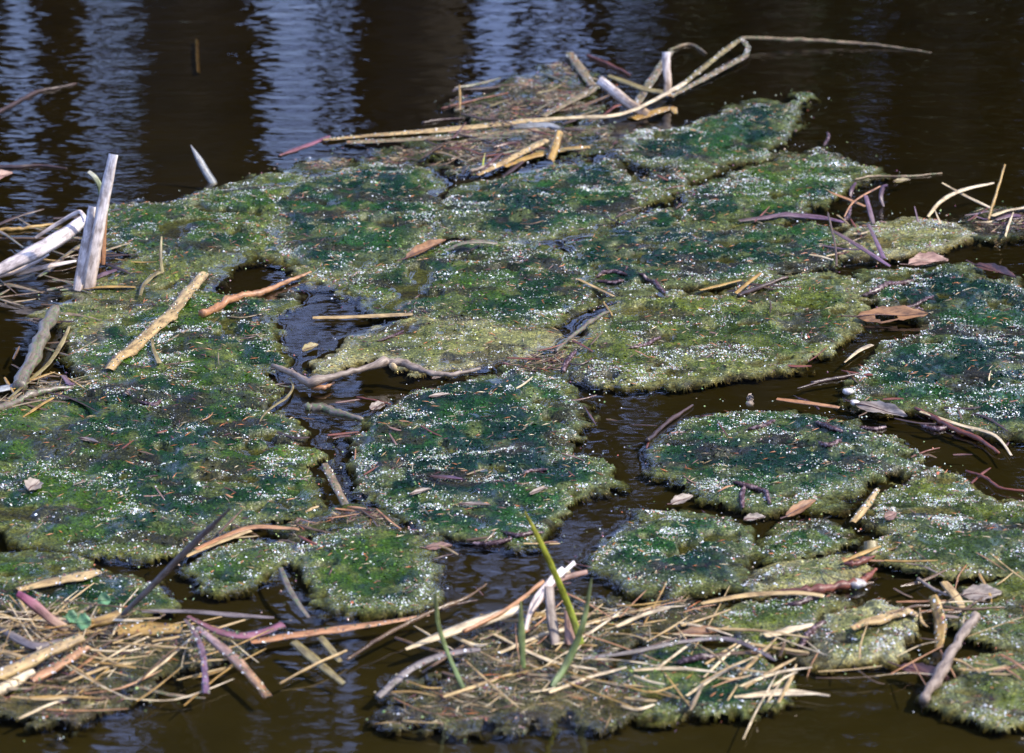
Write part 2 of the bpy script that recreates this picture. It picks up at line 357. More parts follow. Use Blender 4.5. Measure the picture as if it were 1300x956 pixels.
for k, (px, ds, rd, ht, iv) in enumerate(TREES):
    lb = 'tall dark tree mirrored in the pond, its trunk wrapped in ivy' if iv else 'tall bare tree with dark trunk mirrored in the pond between strips of sky'
    bare_tree(px, ds, rd, ht, lb, nb=44 if rd > .08 else 22, lean=0.012 * math.sin(px), crown=iv)

# ---------------------------------------------------------------- algae mats
STEP = 0.0025
GX0, GX1, GY0, GY1 = -1.25, 1.25, -1.25, 1.75
gnx, gny = int((GX1 - GX0) / STEP) + 1, int((GY1 - GY0) / STEP) + 1
HF = np.full((gnx, gny), -0.05)                          # height of whatever floats here
def Hat(x, y):
    i = int(round((x - GX0) / STEP)); j = int(round((y - GY0) / STEP))
    if 0 <= i < gnx and 0 <= j < gny: return max(0.0, float(HF[i, j]))
    return 0.0
def S(px, py, lift=0.0):
    """photo pixel -> point on the floating surface"""
    z = 0.0
    for _ in range(7):
        p = P(px, py, z); z = 0.5 * z + 0.5 * (Hat(p.x, p.y) + lift)
    return P(px, py, z)

PAL = {  # core, mid, edge
    'dark':  ((0.0026, 0.018, 0.0085), (0.011, 0.044, 0.007), (0.092, 0.108, 0.036)),
    'green': ((0.005, 0.024, 0.005), (0.029, 0.062, 0.006), (0.098, 0.112, 0.032)),
    'olive': ((0.026, 0.046, 0.008), (0.074, 0.094, 0.014), (0.150, 0.154, 0.058)),
    'pale':  ((0.100, 0.112, 0.034), (0.170, 0.172, 0.066), (0.245, 0.232, 0.118)),
    'scum':  ((0.024, 0.022, 0.012), (0.048, 0.044, 0.020), (0.045, 0.060, 0.016)),
    'thatch': ((0.035, 0.036, 0.012), (0.085, 0.070, 0.026), (0.05, 0.05, 0.02)),
    'murk':  ((0.030, 0.030, 0.010), (0.055, 0.053, 0.016), (0.06, 0.055, 0.02)),
}
GCOL = np.array([(.84, .86, .85), (.48, .55, .40), (.30, .40, .12), (.13, .22, .04), (.46, .34, .20), (.52, .33, .27), (.50, .14, .05), (.20, .06, .09), (.42, .42, .24)])  # bead colours; the first, white, stands for sun glints as well as bubbles
GW = {'dark': (.34, .27, .12, .12, .04, .03, .025, .02, .02), 'green': (.38, .2, .13, .14, .05, .03, .025, .02, .03), 'olive': (.28, .22, .14, .1, .1, .05, .045, .02, .05),
      'pale': (.28, .22, .1, .04, .16, .05, .03, .03, .09), 'scum': (.10, .10, .10, .16, .12, .06, .02, .28, .06), 'thatch': (.12, .1, .1, .06, .32, .1, .06, .12, .02), 'murk': (.1, .2, .2, .2, .15, .05, .02, .05, .03)}

def build_mat(idx, pts, label, pal='dark', hm=0.011, dens=1.0, edge=0.013, rag=1.0, scraps=1.0, group=None):
    hm = hm * 0.36
    if idx in (0, 1, 2, 3, 5, 6, 7, 18, 19, 20):         # these have grown into one another
        ctr = np.mean(pts, 0); pts = [tuple(ctr + (np.array(q) - ctr) * 1.045) for q in pts]
    if idx in (11, 12, 13, 14, 15, 16, 21, 22):          # these keep clear water round them
        ctr = np.mean(pts, 0); pts = [tuple(ctr + (np.array(q) - ctr) * 0.955) for q in pts]
    pp = catmull(pts, 7, True)
    area = 0.5 * np.sum(pp[:, 0] * np.roll(pp[:, 1], -1) - np.roll(pp[:, 0], -1) * pp[:, 1])
    t = np.roll(pp, -1, 0) - np.roll(pp, 1, 0); t /= np.linalg.norm(t, axis=1)[:, None] + 1e-9
    nrm = np.stack([t[:, 1], -t[:, 0]], 1) * (1 if area > 0 else -1)      # outward on the picture (y down)
    W = np.array([P(q[0], q[1], hm * 0.75 * max(0, -nq[1]))[:2] for q, nq in zip(pp, nrm)])
    pad = 0.045
    i0 = max(0, int((W[:, 0].min() - pad - GX0) / STEP)); i1 = min(gnx - 1, int((W[:, 0].max() + pad - GX0) / STEP) + 1)
    j0 = max(0, int((W[:, 1].min() - pad - GY0) / STEP)); j1 = min(gny - 1, int((W[:, 1].max() + pad - GY0) / STEP) + 1)
    X, Y = np.meshgrid(GX0 + STEP * np.arange(i0, i1 + 1), GY0 + STEP * np.arange(j0, j1 + 1), indexing='ij')
    best = np.full(X.shape, 1e9); inside = np.zeros(X.shape, bool)
    A, B = W, np.roll(W, -1, 0)
    for a, b in zip(A, B):
        e = b - a; L2 = e @ e + 1e-12
        tt = np.clip(((X - a[0]) * e[0] + (Y - a[1]) * e[1]) / L2, 0, 1)
        best = np.minimum(best, (X - a[0] - tt * e[0]) ** 2 + (Y - a[1] - tt * e[1]) ** 2)
        cr = ((a[1] > Y) != (b[1] > Y)) & (X < (b[0] - a[0]) * (Y - a[1]) / (b[1] - a[1] + 1e-15) + a[0]); inside ^= cr
    d = np.sqrt(best) * np.where(inside, 1, -1)
    d = d + rag * (0.052 * (fbm(X * 22, Y * 22, idx, 4) - 0.51) + 0.026 * (fbm(X * 95, Y * 95, idx + 3, 3) - 0.5))
    pit = np.clip((fbm(X * 20, Y * 26, idx + 6, 3) - 0.655) / 0.05, 0, 1)                 # small windows of open water
    d = np.where(d > 0.012, d * (1 - pit) - 0.004 * pit, d)
    sk = 32 + 130 * np.clip((fbm(X * 15, Y * 15, idx + 5, 3) - 0.36) * 3.2, 0, 1) ** 2          # drowned growth shelving away under water
    prof = np.where(d > 0, hm * (1 - np.exp(-np.maximum(d, 0) / edge)), -sk * d * d + d * 0.12)
    k = np.clip(d / 0.022, 0, 1)
    lump = (fbm(X * 24, Y * 30, idx + 1, 3) - 0.5) * 0.014 + (fbm(X * 75, Y * 90, idx + 2, 3) - 0.5) * 0.0062
    micro = (NR.random(X.shape) - 0.5) * 0.0004
    z = prof + lump * (0.04 + 0.96 * k) * min(1, hm / 0.0045) + micro * k
    keep = (d > -0.020) & (z > -0.009)
    HF[i0:i1 + 1, j0:j1 + 1] = np.maximum(HF[i0:i1 + 1, j0:j1 + 1], np.where(keep, z, -0.05))
    # colours of the growth itself: thin yellowish rim, deep green middle, patches
    core, mid, edg = (np.array(c) for c in PAL[pal])
    pn = fbm(X * 13, Y * 13, idx + 4, 4); pe = np.clip(1 - d / (0.006 + 0.075 * np.clip(fbm(X * 9, Y * 9, idx + 5, 3) - .2, 0, 1)), 0, 1)
    f1 = np.clip((pn - 0.44) / 0.16, 0, 1)[..., None]; f2 = (pe ** 1.4)[..., None]
    col = core * (1 - f1) + mid * f1; col = col * (1 - f2) + edg * f2
    pn2 = fbm(X * 34, Y * 34, idx + 6, 3); f3 = np.clip((pn2 - 0.58) / 0.12, 0, 1)[..., None] * 0.6
    col = col * (1 - f3) + edg * f3
    pd = np.clip((fbm(X * 17, Y * 30, idx + 2, 4) - 0.60) / 0.06, 0, 1)[..., None] * 0.7   # dark brown patches
    col = col * (1 - pd) + np.array([0.022, 0.015, 0.011]) * pd
    dr = np.clip(-d / 0.012, 0, 1)[..., None]; col = col * (1 - dr) + (col * 0.25 + np.array([0.016, 0.015, 0.004])) * dr   # drowned growth is dull brown
    col = col * (0.75 + 0.5 * fbm(X * 130, Y * 130, idx, 2)[..., None])
    q = keep[:-1, :-1] & keep[1:, :-1] & keep[1:, 1:] & keep[:-1, 1:]
    used = np.zeros(X.shape, bool); used[:-1, :-1] |= q; used[1:, :-1] |= q; used[1:, 1:] |= q; used[:-1, 1:] |= q
    ids = np.full(X.shape, -1); ids[used] = np.arange(used.sum())
    V = np.stack([X[used], Y[used], z[used]], 1)
    F = np.stack([ids[:-1, :-1][q], ids[1:, :-1][q], ids[1:, 1:][q], ids[:-1, 1:][q]], 1)
    c = np.array([V[:, 0].mean(), V[:, 1].mean(), 0])
    root = bpy.data.objects.new('algae_mat', None); C.objects.link(root); root.location = Vector(c.tolist())
    tag(root, label, 'algae mat', group or 'floating algae mats')
    mesh_np('algae_surface', V - c, F, M['algae'], root, attrs={'col': ('FLOAT_COLOR', col[used])})
    # beads: duckweed, seeds and gas bubbles, with sun glints painted as white ones
    ii, jj = np.nonzero((d > 0.001) & (z > 0.0008))
    if len(ii):
        xx, yy = X[ii, jj], Y[ii, jj]
        pr = np.clip((fbm(xx * 40, yy * 40, idx + 2, 3) - 0.34) * 4.6, 0.05, 1.7) * np.clip((fbm(xx * 12, yy * 12, idx + 7, 2) - 0.22) * 2.6, 0.15, 1.5)
        rim_ = 1.7 * np.exp(-((d[ii, jj] - 0.005) / 0.010) ** 2) * np.clip((fbm(xx * 22, yy * 22, idx + 1, 2) - .30) * 3.5, 0.1, 1.1)
        st = np.clip((fbm(xx * 30 + yy * 8, yy * 75, idx + 3, 3) - 0.40) * 5.0, 0.06, 2.0)      # drifted into streaks
        rate = 1.3 * dens * (1.15 * (pr * st) ** 1.3 + 0.62 * rim_)
        cnt = NR.poisson(rate)
        src = np.repeat(np.arange(len(ii)), cnt); ng = len(src)
        gx = xx[src] + NR.uniform(-.5, .5, ng) * STEP; gy = yy[src] + NR.uniform(-.5, .5, ng) * STEP; gz = z[ii, jj][src]
        gr = np.clip(NR.lognormal(math.log(0.00042), 0.48, ng), 0.00024, 0.0019)
        gw = np.array(GW[pal]); gw = gw / gw.sum(); ci = NR.choice(len(GCOL), ng, p=gw)
        onrim = NR.random(ng) < np.exp(-np.maximum(d[ii, jj][src] - 0.004, 0) / 0.009)
        ci = np.where(onrim, NR.choice(len(GCOL), ng, p=np.array([.36, .22, .08, .03, .13, .08, .05, .03, .02])), ci) if pal in ('dark', 'green', 'olive', 'pale') else ci
        gc = GCOL[ci] * NR.uniform(0.42, 1.1, (ng, 1))
        # single plants that have drifted off into the open water
        fi, fj = np.nonzero((d < -0.004) & (d > -0.032)); nfl = int(len(fi) * 0.012)
        if nfl:
            kf = NR.integers(0, len(fi), nfl)
            gx = np.concatenate([gx, X[fi[kf], fj[kf]]]); gy = np.concatenate([gy, Y[fi[kf], fj[kf]]]); gz = np.concatenate([gz, np.full(nfl, 0.0004)])
            gr = np.concatenate([gr, NR.uniform(.0004, .0011, nfl)]); gc = np.concatenate([gc, GCOL[NR.choice(len(GCOL), nfl, p=[.15, .2, .2, .1, .15, .05, .05, .08, .02])]])
        # the leafy crust itself: tiny wet green flakes
        fp = np.clip((fbm(xx * 33, yy * 45, idx + 5, 3) - 0.38) * 4.5, 0.08, 1); nl_ = int(len(ii) * 0.12); kx = NR.choice(len(ii), nl_, p=fp / fp.sum())
        lc = col[ii[kx], jj[kx]] * NR.lognormal(-0.1, 0.6, (nl_, 1)) * np.array([1.0, 1.0, 0.9])
        beads(gx - c[0], gy - c[1], gz, gr, gc, root)
        beads(xx[kx] + NR.uniform(-.5, .5, nl_) * STEP - c[0], yy[kx] + NR.uniform(-.5, .5, nl_) * STEP - c[1], z[ii, jj][kx] + 0.0002, NR.uniform(0.0007, 0.0017, nl_), lc, root, 0.4, 'algae_flakes', 'flake')
    # loose short fibres, needles and husks on the growth
    ns = int(q.sum() * STEP * STEP * 3200 * scraps)
    if ns and len(ii):
        kx = NR.choice(len(ii), ns); needles(X[ii, jj][kx] - c[0], Y[ii, jj][kx] - c[1], z[ii, jj][kx], root, 1.0 if scraps < 2 else (2.6 if pal == 'thatch' else 1.7), pal == 'scum')
    # fine hair of algae hanging round the rim
    rim = np.argwhere((np.abs(d) < 0.0035) & (z > -0.006))
    if len(rim):
        nf = min(len(rim) // 3, 500); kk = rim[NR.integers(0, len(rim), nf)]
        gxn, gyn = np.gradient(d)
        ox, oy = -gxn[kk[:, 0], kk[:, 1]], -gyn[kk[:, 0], kk[:, 1]]; l = np.hypot(ox, oy) + 1e-9
        hair(X[kk[:, 0], kk[:, 1]] - c[0], Y[kk[:, 0], kk[:, 1]] - c[1], z[kk[:, 0], kk[:, 1]], ox / l, oy / l, edg, root)
    return root

_a6 = np.arange(6) * math.pi / 3
def beads(x, y, z, r, col, parent, tl=0.33, name='duckweed_glint_beads', mat='grain'):
    """small smooth-shaded domes, six faces each"""
    n = len(x); tilt = NR.normal(0, 1, (n, 2)) * np.reshape(tl, (-1, 1)); fl = NR.uniform(0.5, 1.0, n)
    V = np.zeros((n, 7, 3))
    V[:, :6, 0] = np.cos(_a6); V[:, :6, 1] = np.sin(_a6); V[:, :6, 2] = -0.2; V[:, 6, 2] = 0.85
    V[:, :, 2] *= fl[:, None]
    V[:, :, 2] += V[:, :, 0] * tilt[:, 0, None] + V[:, :, 1] * tilt[:, 1, None]
    V *= r[:, None, None]; V[:, :, 0] += x[:, None]; V[:, :, 1] += y[:, None]; V[:, :, 2] += z[:, None] + 0.2 * r[:, None]
    F = np.array([(k, (k + 1) % 6, 6) for k in range(6)])
    F = (F[None] + 7 * np.arange(n)[:, None, None]).reshape(-1, 3)
    o = mesh_np(name, V.reshape(-1, 3), F, M[mat], parent, attrs={'col': ('FLOAT_COLOR', np.repeat(col, 7, 0))})
    o['kind'] = 'stuff'
def needles(x, y, z, parent, big=1.0, dark=False):
    n = len(x); a = NR.normal(0, 0.9, n); l = NR.uniform(0.0018, 0.006, n) * big; wd = NR.uniform(0.0003, 0.0007, n)
    u = np.stack([np.cos(a), np.sin(a), NR.normal(0, .25, n)], 1) * l[:, None]; v = np.stack([-np.sin(a), np.cos(a), np.zeros(n)], 1) * wd[:, None]
    c = np.stack([x, y, z + 0.0011], 1); up = np.array([0, 0, 1.0]) * wd[:, None] * 1.2
    V = np.stack([c - u, c + v, c + u, c - v, c + up], 1)
    F = np.array([(0, 3, 4), (3, 2, 4), (2, 1, 4), (1, 0, 4)])[None] + 5 * np.arange(n)[:, None, None]
    pal = np.array([(.36, .12, .04), (.30, .20, .09), (.12, .04, .05), (.45, .36, .22), (.10, .07, .04)]); col = pal[NR.choice(5, n, p=[.03, .15, .20, .07, .55] if dark else ([.05, .32, .10, .20, .33] if big > 2 else [.3, .2, .2, .15, .15]))] * NR.uniform(.6, 1.2, (n, 1))
    o = mesh_np('loose_husks', V.reshape(-1, 3), F.reshape(-1, 3), M['fringe'], parent, smooth=False, attrs={'col': ('FLOAT_COLOR', np.repeat(col, 5, 0))})
    o['kind'] = 'stuff'
def hair(x, y, z, ox, oy, edg, parent):
    n = len(x); a = np.arctan2(oy, ox) + NR.normal(0, .5, n); l = NR.uniform(0.001, 0.0036, n)
    dx, dy = np.cos(a), np.sin(a); wd = 0.00020
    c0 = np.stack([x, y, z + 0.0004], 1)
    c1 = c0 + np.stack([dx * l * .5, dy * l * .5, -0.0006 - l * 0.10], 1); c2 = c0 + np.stack([dx * l, dy * l, -0.002 - l * 0.35], 1)
    s = np.stack([-dy, dx, np.zeros(n)], 1) * wd
    V = np.stack([c0 - s, c0 + s, c1 + s * .8, c1 - s * .8, c2 + s * .3, c2 - s * .3], 1)
    F = np.array([(0, 1, 2, 3), (3, 2, 4, 5)])[None] + 6 * np.arange(n)[:, None, None]
    col = np.array(edg) * NR.uniform(.6, 1.5, (n, 1))
    o = mesh_np('filament_fringe', V.reshape(-1, 3), F.reshape(-1, 4), M['fringe'], parent, attrs={'col': ('FLOAT_COLOR', np.repeat(col, 6, 0))})
    o['kind'] = 'stuff'

MATS = [
 ([(360,246),(385,229),(430,215),(480,207),(525,208),(548,222),(556,248),(555,275),(548,302),(525,322),(480,338),(440,350),(405,348),(375,330),(352,308),(346,280)], 'round dark green algae mat below the long floating reed, left of the open crease', 'dark', dict()),
 ([(138,268),(180,257),(215,257),(250,243),(300,233),(350,224),(380,230),(358,262),(350,290),(330,312),(300,324),(270,345),(255,372),(228,350),(200,325),(165,318),(142,298)], 'olive green algae bed behind the white broken reed, running to the dark round mat', 'green', dict(dens=.8)),
 ([(545,268),(575,243),(620,227),(680,214),(740,205),(775,201),(797,214),(803,240),(792,268),(760,288),(710,298),(650,302),(600,298),(558,292)], 'dark green algae mat just below the tangle of brown reeds and scum', 'dark', dict()),
 ([(793,243),(820,222),(850,217),(872,228),(862,246),(830,257),(800,260)], 'small green algae clump between the larger dark mats at the back', 'green', dict()),
 ([(797,180),(815,166),(860,158),(900,146),(940,131),(962,124),(1000,128),(1022,116),(1030,122),(1014,142),(1002,160),(996,180),(975,197),(940,206),(900,217),(870,222),(838,208),(803,200)], 'dark mat with ragged pointed tail at the open water behind the others', 'dark', dict(dens=1.1)),
 ([(858,266),(880,243),(930,223),(975,208),(1010,191),(1040,186),(1070,196),(1105,213),(1088,232),(1060,250),(1020,264),(1000,278),(950,282),(900,294),(868,290)], 'bright green mat reaching into the open water beside small purple leaves', 'green', dict(dens=1.25)),
 ([(730,310),(780,287),(830,270),(868,268),(900,288),(950,280),(1000,284),(1040,290),(1058,310),(1046,332),(1000,346),(950,356),(900,360),(850,367),(800,374),(762,370),(737,352),(722,330)], 'broad dark green mat carrying curled catkins on its front rim', 'dark', dict()),
 ([(430,352),(480,337),(520,324),(560,312),(620,306),(680,309),(718,325),(742,350),(752,373),(735,392),(700,406),(660,411),(600,408),(550,406),(500,396),(460,380)], 'dark green mat in the middle with a fuzzy yellow front rim', 'green', dict()),
 ([(398,458),(425,440),(470,417),(520,403),(580,404),(640,410),(690,413),(706,426),(690,446),(650,456),(600,462),(560,470),(520,466),(490,456),(450,466),(408,470)], 'long pale yellow green algae strip above the knobbly grey stick', 'pale', dict(dens=.75, hm=.007)),
 ([(752,402),(800,379),(860,370),(920,372),(960,353),(1000,346),(1050,340),(1080,354),(1091,380),(1080,412),(1060,437),(1020,462),(980,471),(920,476),(860,481),(800,493),(760,490),(722,470),(708,447),(738,425)], 'large yellow green mat edged with pale fuzz above the dark channel', 'olive', dict(dens=.95)),
 ([(1095,346),(1130,340),(1200,332),(1250,346),(1300,358),(1390,380),(1400,560),(1300,552),(1262,552),(1222,540),(1190,520),(1150,514),(1110,516),(1085,500),(1090,470),(1118,442),(1160,422),(1172,402),(1140,396),(1110,390),(1095,370)], 'big sparkling green mat beside the brown leaf with a hole', 'dark', dict(dens=1.35)),
 ([(441,562),(470,526),(520,496),(570,476),(620,466),(660,466),(700,476),(740,496),(755,515),(747,535),(732,555),(722,571),(750,575),(780,590),(787,605),(770,620),(740,632),(720,645),(702,662),(695,682),(660,697),(620,691),(580,681),(540,676),(500,656),(460,636),(440,610)], 'dark bluish green mat with a bulge on one side, below the knobbly stick', 'dark', dict(dens=1.35, hm=.013)),
 ([(818,577),(830,551),(870,526),(920,516),(990,513),(1060,522),(1110,535),(1150,555),(1175,576),(1165,600),(1130,612),(1090,626),(1040,640),(980,648),(930,641),(880,626),(840,606)], 'oval sparkling green mat alone in the dark channel under a red straw', 'dark', dict(dens=1.55, hm=.013)),
 ([(750,692),(765,671),(800,653),(850,647),(900,645),(935,660),(955,690),(951,720),(930,744),(880,751),(830,752),(785,741),(760,720)], 'round green mat in front of the oval one, straw heap at its foot', 'dark', dict(dens=1.35, hm=.013)),
 ([(960,686),(980,666),(1020,659),(1060,665),(1082,680),(1070,695),(1040,705),(1000,709),(970,705)], 'small green islet between the round mat and the tan stake', 'green', dict(dens=1.3)),
 ([(371,702),(385,681),(410,668),(450,660),(500,664),(535,675),(546,690),(553,720),(553,755),(535,772),(490,780),(440,775),(400,756),(378,736)], 'squarish round green mat standing above the rust coloured straw', 'green', dict(dens=1.25, hm=.012)),
 ([(230,722),(245,700),(280,687),(330,683),(360,690),(368,705),(350,726),(330,738),(290,749),(250,743)], 'small oval green mat crossed by nothing, beside the dark upright blade', 'green', dict(dens=1.2)),
 ([(-170,525),(-60,520),(0,515),(60,500),(110,482),(150,474),(220,478),(280,488),(340,498),(362,530),(390,570),(405,600),(405,640),(370,660),(320,666),(280,672),(250,690),(210,700),(160,698),(110,700),(60,690),(0,668),(-60,660),(-170,640)], 'widest algae field of all, mossy green with shining wet humps', 'green', dict(dens=.8, hm=.014)),
 ([(92,450),(130,412),(200,380),(250,370),(300,374),(340,378),(365,372),(372,384),(352,398),(340,420),(352,446),(345,470),(345,500),(280,496),(220,490),(150,486),(110,484)], 'grey green algae bed crossed by the long tan reed', 'green', dict(dens=1.0)),
 ([(70,392),(110,360),(150,335),(200,322),(240,342),(262,372),(215,385),(160,402),(120,425),(90,440),(82,415)], 'mottled algae at the foot of the white broken reeds', 'olive', dict(dens=.9, hm=.006)),
 ([(330,318),(352,306),(372,330),(410,348),(440,352),(450,366),(430,368),(405,360),(380,346),(350,332)], 'narrow dull algae link beside the small window of bright water', 'olive', dict(hm=.006, dens=.8)),
 ([(1095,652),(1110,631),(1150,605),(1190,590),(1230,600),(1262,620),(1300,627),(1400,640),(1400,745),(1300,737),(1250,736),(1190,726),(1140,716),(1110,700),(1124,682),(1100,668)], 'pale glittering mat with a peak, beside the thin dark red twig', 'olive', dict(dens=1.5)),
 ([(1020,812),(1030,786),(1060,765),(1110,751),(1140,765),(1165,790),(1160,820),(1120,838),(1070,838),(1035,830)], 'small rounded mat, its sun glare painted in pale growth and white beads, under a tan stalk', 'pale', dict(dens=3.2, hm=.018)),  # sun glare put into the colour: pale palette, thickly set white beads
 ([(905,782),(950,762),(1000,755),(1045,752),(1075,760),(1035,785),(1020,812),(980,816),(930,806)], 'dull green algae patch joined to the white glaring mat', 'olive', dict(dens=1.1, hm=.008)),
 ([(950,738),(990,716),(1040,705),(1080,704),(1088,718),(1060,740),(1000,750),(955,752)], 'low pale algae ledge strewn with purple bits above the red root', 'pale', dict(dens=1.3, hm=.008)),
 ([(775,846),(820,826),(870,815),(920,815),(962,830),(985,862),(970,895),(900,912),(830,905),(790,885)], 'green algae lump half covered by the front straw heap', 'green', dict(dens=1.1, hm=.01)),
 ([(1200,866),(1250,832),(1300,826),(1400,830),(1400,930),(1300,925),(1220,905),(1190,885)], 'sparkling algae scrap below the leaning grey stick', 'olive', dict(dens=1.2, hm=.008)),
 ([(1205,770),(1240,742),(1320,730),(1400,740),(1400,830),(1300,828),(1240,812)], 'murky brown green algae just awash behind the grey stick', 'olive', dict(dens=1.2, hm=.005)),
 ([(-120,742),(0,744),(60,735),(120,727),(170,730),(208,750),(202,770),(150,778),(90,774),(30,770),(-120,775)], 'dark algae strip with seedlings at its rim', 'green', dict(dens=1.0, hm=.008)),
 ([(-150,695),(0,702),(60,703),(104,714),(60,736),(0,742),(-150,738)], 'thin algae strip under a pale husk at the foot of the wide field', 'green', dict(dens=1.0, hm=.008)),
 ([(1048,305),(1060,290),(1100,280),(1150,273),(1200,278),(1233,295),(1216,308),(1170,316),(1120,322),(1075,320)], 'pale sandy algae bar with purple leaves stuck across it', 'pale', dict(dens=1.4, hm=.007)),
 ([(586,146),(610,118),(640,100),(690,86),(738,90),(762,108),(748,140),(700,160),(640,170)], 'raft of reddish brown scum caught among the old reeds', 'scum', dict(dens=1.6, hm=.005, scraps=5, rag=1.8)),
 ([(515,198),(550,178),(610,168),(690,160),(770,158),(770,180),(740,196),(690,200),(660,214),(600,214),(560,206)], 'thin muddy scum film under the crossed yellow reed stubs', 'scum', dict(dens=1.0, hm=.004, scraps=5, rag=2.2)),
 ([(350,226),(380,205),(440,202),(520,188),(545,200),(520,209),(450,212),(400,222)], 'narrow brown scum rim along the back of the dark mat', 'scum', dict(dens=1.0, hm=.003, scraps=5, rag=1.8)),
 ([(-120,500),(0,500),(50,488),(92,480),(110,492),(60,506),(0,522),(-120,530)], 'strip of brown rotting thatch behind the wide algae field', 'thatch', dict(dens=.8, hm=.006, scraps=6)),
 ([(-120,800),(0,792),(60,798),(120,790),(180,786),(230,792),(290,800),(330,806),(300,822),(240,834),(180,850),(200,872),(130,898),(40,915),(-120,920)], 'soaked brown thatch under the straw heap with purple blades', 'thatch', dict(dens=.9, hm=.006, scraps=3.5, rag=2)),
 ([(500,884),(550,842),(620,806),(680,782),(730,768),(800,762),(880,770),(905,792),(880,812),(800,826),(790,850),(820,890),(750,918),(640,922),(540,908)], 'soaked thatch under the straw heap with green grass blades', 'thatch', dict(dens=1.1, hm=.006, scraps=3.5, rag=2)),
 ([(1225,300),(1235,270),(1290,258),(1400,256),(1400,296),(1300,296)], 'dark purplish scum caught under straw beside the sandy bar', 'scum', dict(dens=1.2, hm=.004, scraps=5)),
 ([(640,462),(700,442),(745,425),(748,445),(725,470),(690,478),(650,470)], 'brown littered gap between the pale strip and the yellow green mat', 'scum', dict(dens=1.0, hm=.004, scraps=6)),
 ([(400,655),(440,640),(470,645),(520,662),(470,664),(420,668),(385,682),(360,690),(372,668)], 'littered brown seam between the square mat and the bulging mat', 'scum', dict(dens=1.0, hm=.005, scraps=6)),
 # beyond the edges of the picture
 ([(-420,560),(-300,500),(-190,520),(-180,640),(-260,700),(-420,680)], 'dark algae mat floating outside the wide field', 'dark', dict(dens=.6)),
 ([(1420,420),(1520,400),(1640,440),(1640,540),(1500,570),(1410,520)], 'dark algae mat floating outside the big sparkling one', 'dark', dict(dens=.8)),
 ([(1425,640),(1540,610),(1650,650),(1640,740),(1500,760),(1420,720)], 'olive algae mat floating outside the peaked one', 'olive', dict(dens=.8)),
]
for k, (pts, label, pal, kw) in enumerate(MATS):
    build_mat(k, pts, label, pal, **kw)

# ---------------------------------------------------------------- water: closed body, surface drawn up a little where it wets the mats
def build_water():
    # fine patch in the middle is part of the same skin
    xs = np.unique(np.concatenate([np.linspace(-13, -1.2, 12), np.arange(-1.14, 1.141, 0.0085), np.linspace(1.2, 13, 12)]))
    ys = np.unique(np.concatenate([np.linspace(-5.2, -1.2, 6), np.arange(-1.14, 1.561, 0.0085), np.linspace(1.6, 14.6, 14)]))
    X, Y = np.meshgrid(xs, ys, indexing='ij')
    wet = (HF > 0.0005).astype(float)
    near = wet.copy()
    for _ in range(5):                                   # smooth fall-off away from whatever floats
        q = near.copy(); q[1:] += near[:-1]; q[:-1] += near[1:]; q[:, 1:] += near[:, :-1]; q[:, :-1] += near[:, 1:]
        near = np.maximum(wet, q / 5)
    i = np.clip(np.round((X - GX0) / STEP).astype(int), 0, gnx - 1); j = np.clip(np.round((Y - GY0) / STEP).astype(int), 0, gny - 1)
    Z = 0.0012 * near[i, j] * ((np.abs(X) < 1.13) & (np.abs(Y) < 1.5))
    nx, ny = X.shape
    V = np.stack([X, Y, Z], -1).reshape(-1, 3)
    a, b = np.meshgrid(np.arange(nx - 1), np.arange(ny - 1), indexing='ij')
    F = np.stack([a * ny + b, (a + 1) * ny + b, (a + 1) * ny + b + 1, a * ny + b + 1], -1).reshape(-1, 4)
    # bottom and sides
    nb = len(V); Vb = V.copy(); Vb[:, 2] = -0.6
    bnd = [k * ny for k in range(nx)] + [(nx - 1) * ny + k for k in range(1, ny)] + [k * ny + ny - 1 for k in range(nx - 2, -1, -1)] + [k for k in range(ny - 2, 0, -1)]
    bot = {v: nb + q for q, v in enumerate(bnd)}
    Vs = np.concatenate([V, Vb[bnd]])
    Fs = [(bnd[(q + 1) % len(bnd)], bnd[q], bot[bnd[q]], bot[bnd[(q + 1) % len(bnd)]]) for q in range(len(bnd))]
    Fs = np.concatenate([F, np.array(Fs)])
    o = mesh_np('water', Vs, Fs, M['water'])
    import bmesh
    bm = bmesh.new(); bm.from_mesh(o.data); bm.verts.ensure_lookup_table()
    bm.faces.new([bm.verts[bot[v]] for v in bnd]); bm.normal_update(); bm.to_mesh(o.data); bm.free()
    return tag(o, 'dark brown pond water mirroring tree trunks and blue sky', None, None, 'structure')
build_water()

